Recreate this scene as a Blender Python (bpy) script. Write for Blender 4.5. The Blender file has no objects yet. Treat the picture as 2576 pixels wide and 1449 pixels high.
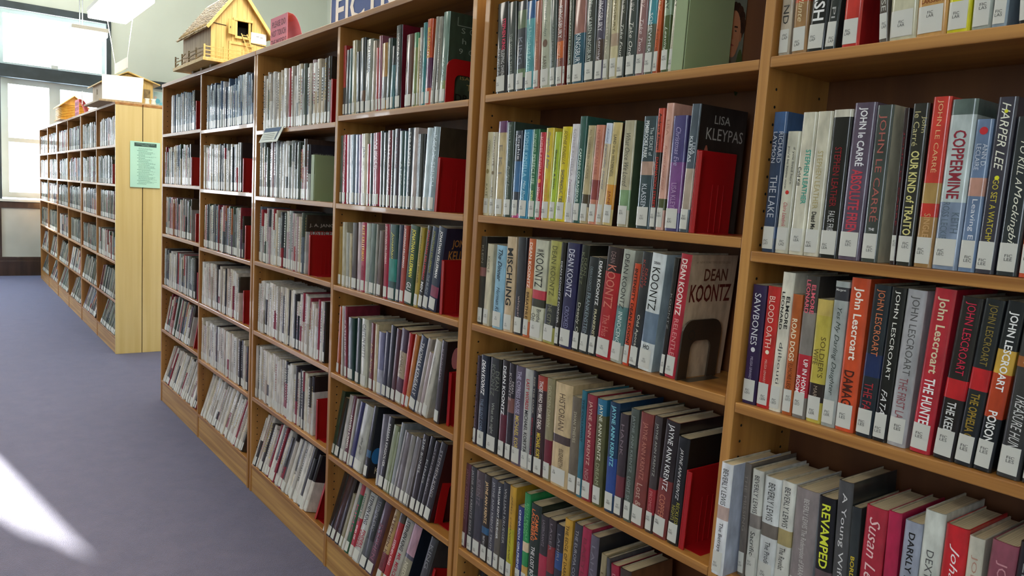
import bpy, math, random
from mathutils import Matrix, Vector, Euler

# ------------------------------------------------------------------ camera, world, sun, daylight, exposure
scene = bpy.context.scene
COL = scene.collection
W = 0.93                       # pitch of one bay of the bookcases
cam_data = bpy.data.cameras.new('camera')
cam = bpy.data.objects.new('camera', cam_data)
COL.objects.link(cam)
scene.camera = cam
cam_data.sensor_width = 36.0
cam_data.lens = 1940.75 / 2576 * 36.0
cam_data.clip_start = 0.02
YAW, PITCH, ROLL = 0.92421, -0.11184, 0.05751
def camera_matrix():
    cy, sy, cp, sp, cr, sr = math.cos(YAW), math.sin(YAW), math.cos(PITCH), math.sin(PITCH), math.cos(ROLL), math.sin(ROLL)
    f = Vector((-sy * cp, cy * cp, sp)); r0 = Vector((cy, sy, 0)); u0 = r0.cross(f)
    r = cr * r0 + sr * u0; u = -sr * r0 + cr * u0
    m = Matrix((r, u, -f)).transposed().to_4x4()
    m.translation = Vector((5.55979, -1.22333, 1.49154))
    return m
cam.matrix_world = camera_matrix()

scene.view_settings.view_transform = 'Standard'
scene.view_settings.look = 'None'
scene.view_settings.gamma = 1.0
scene.view_settings.use_curve_mapping = False
scene.view_settings.exposure = 0.0

world = bpy.data.worlds.new('sky'); scene.world = world; world.use_nodes = True
bgn = world.node_tree.nodes['Background']
bgn.inputs[0].default_value = (0.80, 0.91, 1.0, 1); bgn.inputs[1].default_value = 8.0

sun_d = bpy.data.lights.new('sun', 'SUN'); sun_d.energy = 40.0; sun_d.angle = 0.009; sun_d.color = (1.0, 0.95, 0.87)
sun = bpy.data.objects.new('sun', sun_d); COL.objects.link(sun)
sun.rotation_euler = Vector((10.05, 1.57, -3.60)).to_track_quat('-Z', 'Y').to_euler()

FAR_X = -7.75
LEFT_Y = -4.3
def window_light(name, loc, direction, sx, sy, power, col=(0.80, 0.90, 1.0)):
    d = bpy.data.lights.new(name, 'AREA'); d.shape = 'RECTANGLE'; d.size = sx; d.size_y = sy; d.energy = power; d.color = col
    o = bpy.data.objects.new(name, d); COL.objects.link(o); o.location = loc
    o.rotation_euler = Vector(direction).to_track_quat('-Z', 'Y').to_euler()
    return o
FAR_WINDOWS = [(-0.44, 0.93), (-3.70, -2.28)]
LEFT_WINDOWS = [(-6.6, -5.0), (5.8, 7.4)]  # the window behind the camera is unseen, added for ambient light
for (a, b) in FAR_WINDOWS:
    window_light('window_daylight', (FAR_X - 0.18, (a + b) / 2, 2.45), (1, 0, 0), b - a - 0.06, 2.6, 200)
for (a, b) in LEFT_WINDOWS:
    window_light('window_daylight', ((a + b) / 2, LEFT_Y - 0.18, 2.45), (0, 1, 0), b - a - 0.06, 2.6, 90 if a < 0 else 10)

# ------------------------------------------------------------------ helpers
def lin(h):
    v = [int(h[i:i + 2], 16) / 255 for i in (0, 2, 4)]
    return tuple([(c / 12.92 if c <= 0.04045 else ((c + 0.055) / 1.055) ** 2.4) for c in v]) + (1.0,)

def tag(o, label=None, cat=None, group=None, kind=None):
    if label: o['label'] = label
    if cat: o['category'] = cat
    if group: o['group'] = group
    if kind: o['kind'] = kind
    return o

class MB:
    """collects verts / faces (with a colour per face) and links them as one mesh object"""
    def __init__(s): s.v = []; s.f = []; s.c = []; s.sm = []
    def add(s, vs, fs, col=None, smooth=False):
        n = len(s.v); s.v += [tuple(p) for p in vs]
        for f in fs: s.f.append(tuple(i + n for i in f)); s.c.append(col); s.sm.append(smooth)
        return s
    def box(s, x0, x1, y0, y1, z0, z1, col=None, shear=0.0, zback=0.0):
        # shear: x drift per metre of height; zback: drop of the rear edge
        vs = []
        for (x, y, z) in [(x0, y0, z0), (x1, y0, z0), (x1, y1, z0), (x0, y1, z0), (x0, y0, z1), (x1, y0, z1), (x1, y1, z1), (x0, y1, z1)]:
            zz = z - (zback if y == y1 else 0.0); vs.append((x + shear * z, y, zz))
        return s.add(vs, [(0, 3, 2, 1), (4, 5, 6, 7), (0, 1, 5, 4), (2, 3, 7, 6), (1, 2, 6, 5), (3, 0, 4, 7)], col)
    def bar(s, a, b, w, d=None, col=None, up=(0, 0, 1)):
        d = d or w; a = Vector(a); b = Vector(b); t = (b - a).normalized(); u = Vector(up)
        if abs(t.dot(u)) > 0.95: u = Vector((1, 0, 0))
        sx = t.cross(u).normalized(); sy = sx.cross(t)
        vs = [p + sx * (i * w / 2) + sy * (j * d / 2) for p in (a, b) for (i, j) in ((-1, -1), (1, -1), (1, 1), (-1, 1))]
        return s.add(vs, [(0, 3, 2, 1), (4, 5, 6, 7), (0, 1, 5, 4), (1, 2, 6, 5), (2, 3, 7, 6), (3, 0, 4, 7)], col)
    def tube(s, a, b, r, n=8, col=None):
        a = Vector(a); b = Vector(b); t = (b - a).normalized(); u = Vector((0, 0, 1)) if abs(t.z) < 0.9 else Vector((1, 0, 0))
        sx = t.cross(u).normalized(); sy = sx.cross(t)
        vs = [p + sx * (r * math.cos(2 * math.pi * i / n)) + sy * (r * math.sin(2 * math.pi * i / n)) for p in (a, b) for i in range(n)]
        fs = [(i, (i + 1) % n, n + (i + 1) % n, n + i) for i in range(n)] + [tuple(range(n - 1, -1, -1)), tuple(range(n, 2 * n))]
        return s.add(vs, fs, col, True)
    def prism(s, pts, axis, a, b, col=None):
        # polygon pts (u,v) extruded along axis from a to b
        def P(u, v, w): return {'x': (w, u, v), 'y': (u, w, v), 'z': (u, v, w)}[axis]
        n = len(pts); vs = [P(u, v, a) for u, v in pts] + [P(u, v, b) for u, v in pts]
        fs = [tuple(range(n - 1, -1, -1)), tuple(range(n, 2 * n))] + [(i, (i + 1) % n, n + (i + 1) % n, n + i) for i in range(n)]
        return s.add(vs, fs, col)
    def build(s, name, mat, parent=None, bevel=0):
        me = bpy.data.meshes.new(name); me.from_pydata(s.v, [], s.f)
        if any(c is not None for c in s.c):
            at = me.color_attributes.new('Col', 'FLOAT_COLOR', 'CORNER'); data = []
            for p, c in zip(me.polygons, s.c): data += list(c or (0.5, 0.5, 0.5, 1)) * p.loop_total
            at.data.foreach_set('color', data)
        if any(s.sm): me.polygons.foreach_set('use_smooth', s.sm)
        me.materials.append(mat); me.update()
        o = bpy.data.objects.new(name, me); COL.objects.link(o); o.parent = parent
        if bevel:
            m = o.modifiers.new('bevel', 'BEVEL'); m.width = bevel; m.segments = 2; m.limit_method = 'ANGLE'
        return o

def empty(name, loc=(0, 0, 0), parent=None):
    o = bpy.data.objects.new(name, None); o.empty_display_size = 0.05; COL.objects.link(o); o.location = loc; o.parent = parent
    return o

# ------------------------------------------------------------------ materials
def mat(name):
    m = bpy.data.materials.new(name); m.use_nodes = True
    return m, m.node_tree.nodes, m.node_tree.links, m.node_tree.nodes['Principled BSDF']
def plain(name, hexcol, rough=0.6, metal=0.0, coat=0.0, emit=None, estr=0.0, spec=None):
    m, n, l, b = mat(name); b.inputs['Base Color'].default_value = lin(hexcol) if isinstance(hexcol, str) else hexcol
    b.inputs['Roughness'].default_value = rough; b.inputs['Metallic'].default_value = metal; b.inputs['Coat Weight'].default_value = coat
    b.inputs['Coat Roughness'].default_value = 0.08
    if spec is not None: b.inputs['Specular IOR Level'].default_value = spec
    if emit: b.inputs['Emission Color'].default_value = lin(emit); b.inputs['Emission Strength'].default_value = estr
    return m
def noisy(name, c1, c2, scale=(4, 4, 4), rough=0.6, detail=4, bump=0.0, coat=0.0, lo=0.35, hi=0.65, bump_scale=None, spec=None, sheen=0, nrough=0.5):
    m, n, l, b = mat(name); tc = n.new('ShaderNodeTexCoord'); mp = n.new('ShaderNodeMapping'); mp.inputs['Scale'].default_value = scale
    nz = n.new('ShaderNodeTexNoise'); nz.inputs['Scale'].default_value = 1.0; nz.inputs['Detail'].default_value = detail; nz.inputs['Roughness'].default_value = nrough
    cr = n.new('ShaderNodeValToRGB'); cr.color_ramp.elements[0].position = lo; cr.color_ramp.elements[1].position = hi
    cr.color_ramp.elements[0].color = lin(c1); cr.color_ramp.elements[1].color = lin(c2)
    l.new(tc.outputs['Object'], mp.inputs[0]); l.new(mp.outputs[0], nz.inputs['Vector']); l.new(nz.outputs[0], cr.inputs[0]); l.new(cr.outputs[0], b.inputs['Base Color'])
    b.inputs['Roughness'].default_value = rough; b.inputs['Coat Weight'].default_value = coat
    if spec is not None: b.inputs['Specular IOR Level'].default_value = spec
    if sheen: b.inputs['Sheen Weight'].default_value = sheen; b.inputs['Sheen Roughness'].default_value = 0.35; b.inputs['Sheen Tint'].default_value = (0.35, 0.5, 1.0, 1)  # blue tint paints reflected skylight into the carpet sheen
    if bump:
        bp = n.new('ShaderNodeBump'); bp.inputs['Strength'].default_value = bump; bp.inputs['Distance'].default_value = 0.004
        n2 = n.new('ShaderNodeTexNoise'); n2.inputs['Scale'].default_value = bump_scale or 200; n2.inputs['Detail'].default_value = 3
        l.new(tc.outputs['Object'], n2.inputs['Vector']); l.new(n2.outputs[0], bp.inputs['Height']); l.new(bp.outputs[0], b.inputs['Normal'])
    return m
WOOD_LONG = noisy('maple_along_shelf', '8e5c28', 'b98443', (1.2, 22, 60), 0.42, 5, coat=0.25)
WOOD_KICK_LIT = noisy('maple_kick_board', 'a87a40', 'd0a25c', (1.2, 22, 45), 0.42, 5, coat=0.25)  # same maple made lighter; floor bounce light put into the colour
WOOD_UP = noisy('maple_upright', '96622c', 'bf8a48', (45, 22, 1.1), 0.42, 5, coat=0.25)
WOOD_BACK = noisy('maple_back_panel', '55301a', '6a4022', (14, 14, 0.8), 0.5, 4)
WOOD_END = noisy('pale_birch_end_panel', 'cfb676', 'dcc68a', (20, 16, 0.7), 0.45, 5, coat=0.2)
MODEL = noisy('model_pine', 'c4a45c', 'd8ba74', (60, 60, 5), 0.55, 4)
MODEL_DARK = noisy('model_old_pine', '6c5a3c', '948058', (40, 40, 40), 0.7, 4)
MODEL_SHADED = noisy('model_side_boards', 'a08a6c', 'bba684', (60, 60, 5), 0.65, 4)  # greyer copy of the pine; shade on side walls put into the colour
HOLE = plain('hole', '0a0806', 0.9)
RED = noisy('red_enamel', '9a0c12', 'a81018', (3, 3, 3), 0.38, 2, coat=0.3)
BRONZE = noisy('bronze_enamel', '2c241c', '40342a', (9, 9, 9), 0.35, 3, coat=0.3)
SAGE = noisy('sage_enamel', '8a9a74', '94a47e', (4, 4, 4), 0.5, 2)
PAGES = noisy('page_edges', 'b8a888', 'd8c8a6', (900, 6, 6), 0.85, 2)
CARPET = noisy('carpet', '4c434e', '635965', (9, 9, 9), 0.75, 8, bump=0.9, bump_scale=260, lo=0.3, hi=0.7, sheen=0.75, nrough=0.8)
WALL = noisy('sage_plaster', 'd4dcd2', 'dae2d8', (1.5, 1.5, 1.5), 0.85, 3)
CEIL = noisy('ceiling_plaster', 'dcdcd4', 'e4e4dc', (1, 1, 1), 0.9, 2)
DARKWOOD = noisy('dark_stained_oak', '2b1e18', '42302a', (12, 12, 1.2), 0.4, 5, coat=0.3)
BLUEWOOD = noisy('grey_blue_casing', '2e3a40', '3c4a52', (4, 4, 4), 0.5, 3)
SASH = noisy('white_painted_sash', 'b8c4c4', 'c4d0d0', (3, 3, 3), 0.5, 2)
PANEL = noisy('pale_grey_panel', 'a8b0ac', 'b2bab6', (3, 3, 3), 0.6, 2)
WHITE = plain('white_paper', 'f2f2ee', 0.7)
OFFWHITE = plain('off_white_enamel', 'd8d8d2', 0.5)
METAL = plain('rod_metal', '3c4446', 0.4, 0.8)
def colour_mat(name, rough, coat, coat_rough, amount):
    m, n, l, b = mat(name); a = n.new('ShaderNodeAttribute'); a.attribute_name = 'Col'
    tc = n.new('ShaderNodeTexCoord'); mp = n.new('ShaderNodeMapping'); mp.inputs['Scale'].default_value = (60, 60, 24)
    oi = n.new('ShaderNodeObjectInfo'); ml = n.new('ShaderNodeMath'); ml.operation = 'MULTIPLY'; ml.inputs[1].default_value = 40.0
    nz = n.new('ShaderNodeTexNoise'); nz.noise_dimensions = '4D'; nz.inputs['Scale'].default_value = 1.0; nz.inputs['Detail'].default_value = 5
    mr = n.new('ShaderNodeMapRange'); mr.inputs[1].default_value = 0.3; mr.inputs[2].default_value = 0.7; mr.inputs[3].default_value = 1 - amount; mr.inputs[4].default_value = 1 + amount * 0.6
    mx = n.new('ShaderNodeVectorMath'); mx.operation = 'SCALE'
    l.new(tc.outputs['Object'], mp.inputs[0]); l.new(mp.outputs[0], nz.inputs['Vector']); l.new(oi.outputs['Random'], ml.inputs[0]); l.new(ml.outputs[0], nz.inputs['W'])
    l.new(nz.outputs[0], mr.inputs[0]); l.new(a.outputs['Color'], mx.inputs[0]); l.new(mr.outputs[0], mx.inputs['Scale']); l.new(mx.outputs[0], b.inputs['Base Color'])
    b.inputs['Roughness'].default_value = rough; b.inputs['Coat Weight'].default_value = coat; b.inputs['Coat Roughness'].default_value = coat_rough; b.inputs['Coat IOR'].default_value = 1.5; b.inputs['Specular IOR Level'].default_value = 0.2
    return m
JACKET = colour_mat('jacket_under_clear_film', 0.45, 1.0, 0.07, 0.28)
INK = colour_mat('printed_ink', 0.5, 0.5, 0.12, 0.05)
LABEL = plain('spine_label_paper', 'c9c9c2', 0.5, coat=0.4)
PRINT = colour_mat('flat_print', 0.6, 0.1, 0.3, 0.06)
def glass_mat():
    m, n, l, b = mat('window_glass'); n.remove(b); out = n['Material Output']
    t = n.new('ShaderNodeBsdfTransparent'); g = n.new('ShaderNodeBsdfGlossy'); g.inputs['Roughness'].default_value = 0.02
    mx = n.new('ShaderNodeMixShader'); mx.inputs[0].default_value = 0.06
    l.new(t.outputs[0], mx.inputs[1]); l.new(g.outputs[0], mx.inputs[2]); l.new(mx.outputs[0], out.inputs[0])
    return m
GLASS = glass_mat()
LAMP = plain('lit_diffuser', 'f4f4ee', 0.5, emit='fffaf0', estr=4.0)

# ------------------------------------------------------------------ the room
XB, YR, CEILZ = 9.0, 4.4, 4.9
def struct(name, mb, m, parent=None, bevel=0):
    o = mb.build(name, m, parent, bevel)
    if parent is None: o['kind'] = 'structure'
    return o
struct('floor', MB().box(FAR_X - 0.3, XB + 0.3, LEFT_Y - 0.3, YR + 0.3, -0.1, 0), CARPET)
struct('ceiling', MB().box(FAR_X - 0.3, XB + 0.3, LEFT_Y - 0.3, YR + 0.3, CEILZ, CEILZ + 0.1), CEIL)
struct('wall_right', MB().box(FAR_X, XB, YR, YR + 0.2, 0, CEILZ), WALL)
struct('wall_back', MB().box(XB, XB + 0.2, LEFT_Y, YR, 0, CEILZ), WALL)
SILL, HEAD = 1.11, 3.79
def pierced(name, axis, a0, a1, openings, face, thick, m=None):
    mb = MB()
    def B(u0, u1, z0, z1):
        if axis == 'x': mb.box(face - thick, face, u0, u1, z0, z1)
        else: mb.box(u0, u1, face - thick, face, z0, z1)
    B(a0, a1, 0, SILL); B(a0, a1, HEAD, CEILZ); u = a0
    for (p, q) in sorted(openings): B(u, p, SILL, HEAD); u = q
    B(u, a1, SILL, HEAD)
    return struct(name, mb, m or WALL)
pierced('wall_far', 'x', LEFT_Y, YR, FAR_WINDOWS, FAR_X, 0.3)
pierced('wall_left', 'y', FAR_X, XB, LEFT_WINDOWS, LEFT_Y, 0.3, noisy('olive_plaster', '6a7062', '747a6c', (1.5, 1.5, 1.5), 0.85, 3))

def window(idx, axis, a, b, face):
    """blue-grey casing, upper light, deep transom, lower pair of white sashes with a meeting rail"""
    w = empty('window_%d' % idx); w['kind'] = 'structure'
    def put(name, m, boxes, bevel=0):
        mb = MB()
        for (u0, u1, d0, d1, z0, z1) in boxes:   # d: depth from the inner wall face, positive into the room
            if axis == 'x': mb.box(face + d0, face + d1, u0, u1, z0, z1)
            else: mb.box(u0, u1, face + d0, face + d1, z0, z1)
        o = mb.build(name, m, w, bevel); return o
    T0, T1 = 2.83, 3.01
    put('casing', BLUEWOOD, [(a - 0.10, a + 0.015, 0.001, 0.03, SILL - 0.05, HEAD + 0.09), (b - 0.015, b + 0.05, 0.001, 0.03, SILL - 0.05, HEAD + 0.09), (a, b, 0.001, 0.03, HEAD - 0.01, HEAD + 0.09)], 0.004)
    put('transom', BLUEWOOD, [(a + 0.01, b - 0.01, -0.20, 0.05, T0, T1)], 0.004)
    put('upper_sash', SASH, [(a + 0.01, a + 0.06, -0.16, -0.10, T1, HEAD), (b - 0.06, b - 0.01, -0.16, -0.10, T1, HEAD), (a + 0.06, b - 0.06, -0.16, -0.10, HEAD - 0.06, HEAD), (a + 0.06, b - 0.06, -0.16, -0.10, T1, T1 + 0.04)])
    mid = a + 0.69; lo = SILL + 0.02
    bx = []
    for (u0, u1) in ((a + 0.01, a + 0.11), (mid - 0.07, mid + 0.07), (b - 0.11, b - 0.01)): bx.append((u0, u1, -0.16, -0.10, lo, T0))
    for (u0, u1) in ((a + 0.11, mid - 0.07), (mid + 0.07, b - 0.11)):
        bx += [(u0, u1, -0.16, -0.10, T0 - 0.08, T0), (u0, u1, -0.16, -0.10, 1.93, 1.99), (u0, u1, -0.16, -0.10, lo, lo + 0.08)]
    put('lower_sash', SASH, bx)
    for (u0, u1, z0, z1) in ((a + 0.06, b - 0.06, T1 + 0.04, HEAD - 0.06), (a + 0.11, mid - 0.07, lo + 0.08, 1.93), (a + 0.11, mid - 0.07, 1.99, T0 - 0.08), (mid + 0.07, b - 0.11, lo + 0.08, 1.93), (mid + 0.07, b - 0.11, 1.99, T0 - 0.08)):
        put('pane', GLASS, [(u0, u1, -0.135, -0.130, z0, z1)])
    put('sash_lock', OFFWHITE, [((a + b) / 2 - 0.04, (a + b) / 2 + 0.05, -0.10, -0.07, T1 + 0.02, T1 + 0.075)], 0.004)
    put('window_sill', SASH, [(a - 0.1, b + 0.05, -0.1, 0.07, SILL - 0.035, SILL)], 0.004)
    return w
window(1, 'x', *FAR_WINDOWS[0], FAR_X)
window(2, 'x', *FAR_WINDOWS[1], FAR_X)
for i, (a, b) in enumerate(LEFT_WINDOWS): window(i + 3, 'y', a, b, LEFT_Y)
# dark wainscot with a pale recessed panel under the far window, dark rail high on the far wall
wn = empty('trim_1'); wn['kind'] = 'structure'
MB().box(FAR_X, FAR_X + 0.04, -0.62, 1.1, 0.22, 0.275).box(FAR_X, FAR_X + 0.04, -0.62, 1.1, 0.985, 1.07).box(FAR_X, FAR_X + 0.04, -0.62, -0.44, 0.275, 0.985).box(FAR_X, FAR_X + 0.04, 0.62, 1.1, 0.275, 0.985).build('wainscot_frame', DARKWOOD, wn, 0.003)
MB().box(FAR_X, FAR_X + 0.018, -0.44, 0.62, 0.275, 0.985).build('wainscot_panel', PANEL, wn)
struct('baseboard_far', MB().box(FAR_X, FAR_X + 0.05, LEFT_Y, YR, 0, 0.22), DARKWOOD, bevel=0.004)
struct('baseboard_right', MB().box(FAR_X + 0.05, XB, YR - 0.03, YR, 0, 0.2), DARKWOOD)
struct('baseboard_left', MB().box(FAR_X + 0.05, XB, LEFT_Y, LEFT_Y + 0.03, 0, 0.2), DARKWOOD)
struct('trim_2', MB().box(FAR_X, FAR_X + 0.06, 1.45, YR, 2.92, 3.03), BLUEWOOD, bevel=0.005)
# unseen scalloped blocker added to shape the sun patch, in the second far window
vp = [(-3.69, 3.78)]
zz = lambda y: 3.715 + (y + 2.28) * 1.22
pts = [(-2.29, 3.78)]
for i in range(24):
    y = -2.29 - i * 0.058
    pts.append((y, max(1.9, zz(y)) - 0.035 * abs(math.sin(i * 1.05))))
va = MB().prism([(-3.62, 3.78)] + pts, 'x', FAR_X - 0.09, FAR_X - 0.084).build('window_valance', SASH)
tag(va, 'scalloped white cloth valance gathered aside in the far wall\'s outer window', 'curtain')

# ------------------------------------------------------------------ bookcases
BT, GAP, SH, DEPTH = 0.022, 0.016, 0.020, 0.205
ROWNAMES = ['top', 'second', 'third', 'fourth', 'fifth', 'bottom']
def bookcase(x0, w, levels, lean, dx, label, top, tilt, end_right=False, flip=False, group=None, holes=True, yoff=0.0):
    """one two-bay case: side panels, divider, top board, adjustable shelves, kick boards, back panel, peg holes.
    levels: per bay, heights of the shelf tops from the highest shelf down to the fixed base; the case is slightly racked (lean)"""
    root = empty('bookcase', (x0 + dx, yoff, 0)); tag(root, label, 'bookcase', group)
    D = DEPTH
    def B(name, x0_, x1_, y0, y1, z0, z1, m, bevel=0.0, zback=0.0):
        if flip: y0, y1 = 2 * D + 0.006 - y1, 2 * D + 0.006 - y0
        return MB().box(x0_, x1_, y0, y1, z0, z1, None, lean, zback).build(name, m, root, bevel)
    L, R = GAP / 2, 2 * w - GAP / 2
    B('side_panel', L, L + BT, 0, D, 0, top - 0.001, WOOD_UP, 0.0015)
    B('side_panel', R - BT, R, 0, D, 0, top - 0.001, WOOD_END if end_right else WOOD_UP, 0.0015)
    B('divider', w - BT / 2, w + BT / 2, 0.0, D - 0.006, 0, top - SH, WOOD_UP, 0.0015)
    B('top_board', L - 0.002, R + 0.002, -0.004, D, top - SH + 0.001, top + 0.002, WOOD_LONG, 0.002)
    B('back_panel', L + BT, R - BT, D - 0.006, D, 0.02, top - SH, WOOD_BACK)
    for b in (0, 1):
        xl = L + BT if b == 0 else w + BT / 2; xr = w - BT / 2 if b == 0 else R - BT
        for k, z in enumerate(levels[b]):
            last = k == len(levels[b]) - 1
            tl = tilt[b][k]
            B('shelf', xl + 0.001, xr - 0.001, 0.0 if not last else 0.001, D - 0.008, z - SH, z, WOOD_LONG, 0.002, math.tan(tl) * (D - 0.008))
        B('kick_board', xl, xr, 0.004, 0.022, 0, levels[b][-1] - SH, WOOD_KICK_LIT, 0.001)
        if holes:
            for side, xx in ((1, xl), (-1, xr)):
                mb = MB(); z = 0.22
                while z < top - 0.08:
                    if all(abs(z - (q - SH / 2)) > 0.016 for q in levels[b]):
                        for yy in (0.028, 0.168):
                            mb.prism([(yy + 0.0028 * math.cos(t * math.pi / 4), z + 0.0028 * math.sin(t * math.pi / 4)) for t in range(8)], 'x', xx - 0.0004 + (lean * z), xx + 0.0004 + (lean * z))
                    z += 0.032
                o = mb.build('peg_holes', HOLE, root); o['kind'] = 'stuff'
    return root
R9, R16 = math.radians(9), math.radians(16)
LV = [[1.798, 1.475, 1.145, 0.802, 0.500, 0.146], [1.789, 1.460, 1.129, 0.803, 0.473, 0.146], [1.751, 1.447, 1.139, 0.804, 0.477, 0.141],
      [1.772, 1.446, 1.135, 0.793, 0.465, 0.134], [1.777, 1.448, 1.140, 0.790, 0.466, 0.142], [1.779, 1.425, 1.134, 0.798, 0.476, 0.142]]
TL = [[0, 0, 0, 0, R9, R16], [0, 0, 0, 0, 0, R16], [0, 0, 0, 0, 0, R16], [0, 0, 0, 0, R9, R16], [0, 0, 0, 0, 0, R16], [0, 0, 0, 0, 0, R16]]
bookcase(0, W, LV[0:2], -0.00086, 0.0017, 'honey maple two-bay bookcase at the far end, beside the gap in the row', 2.118, TL[0:2])
bookcase(2 * W, W, LV[2:4], -0.0067, 0.0068, 'honey maple two-bay bookcase in the middle, below the FICTION sign', 2.118, TL[2:4])
bookcase(4 * W, W, LV[4:6], 0.01346, -0.0084, 'honey maple two-bay bookcase nearest the camera, at the right edge', 2.118, TL[4:6])
FX1 = -1.617; FW = 0.95; FL = [1.77, 1.444, 1.14, 0.79, 0.46, 0.145]; FT = [0, 0, 0, 0, R9, R16]
for k in range(3):
    bookcase(FX1 - 2 * FW * (k + 1), FW, [FL, FL], 0, 0, ['distant bookcase with pale end panel and mint notice, beyond the gap', 'middle unit of the three distant bookcases', 'farthest of the distant bookcases, beside the tall window'][k], 2.119, [FT, FT], end_right=(k == 0), holes=False)
bookcase(FX1 - 2 * FW, FW, [FL, FL], 0, 0, 'rear bookcase standing back to back behind the distant one with the notice', 2.119, [[0] * 6, [0] * 6], end_right=True, flip=True, holes=False)

# ------------------------------------------------------------------ lettering
GLYPHS = {}
def text_shape(s, style=''):
    key = (s, style)
    if key in GLYPHS: return GLYPHS[key]
    c = bpy.data.curves.new('t', 'FONT'); c.body = s; c.size = 1.0; c.resolution_u = 2; c.fill_mode = 'FRONT'
    if 'b' in style: c.offset = 0.018
    if 'i' in style: c.shear = 0.35
    c.align_x = 'CENTER' if '\n' in s else 'LEFT'; c.space_line = 0.85
    o = bpy.data.objects.new('t', c); COL.objects.link(o)
    dg = bpy.context.evaluated_depsgraph_get(); me = bpy.data.meshes.new_from_object(o.evaluated_get(dg))
    vs = [(v.co.x, v.co.y) for v in me.vertices]; fs = [tuple(p.vertices) for p in me.polygons]
    bpy.data.objects.remove(o); bpy.data.curves.remove(c); bpy.data.meshes.remove(me)
    if not vs: vs = [(0, 0)]
    x0 = min(v[0] for v in vs); x1 = max(v[0] for v in vs); y0 = min(v[1] for v in vs); y1 = max(v[1] for v in vs)
    GLYPHS[key] = (vs, fs, x0, x1, y0, y1); return GLYPHS[key]
def flat_text(mb, s, style, origin, right, up, length, height, col):
    """lays text in the plane spanned by right / up, its box exactly length x height"""
    vs, fs, x0, x1, y0, y1 = text_shape(s, style)
    o = Vector(origin); r = Vector(right); u = Vector(up)
    sx = length / max(x1 - x0, 1e-6); sy = height / max(y1 - y0, 1e-6)
    mb.add([o + r * ((x - x0) * sx) + u * ((y - y0) * sy) for x, y in vs], fs, col)

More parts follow.
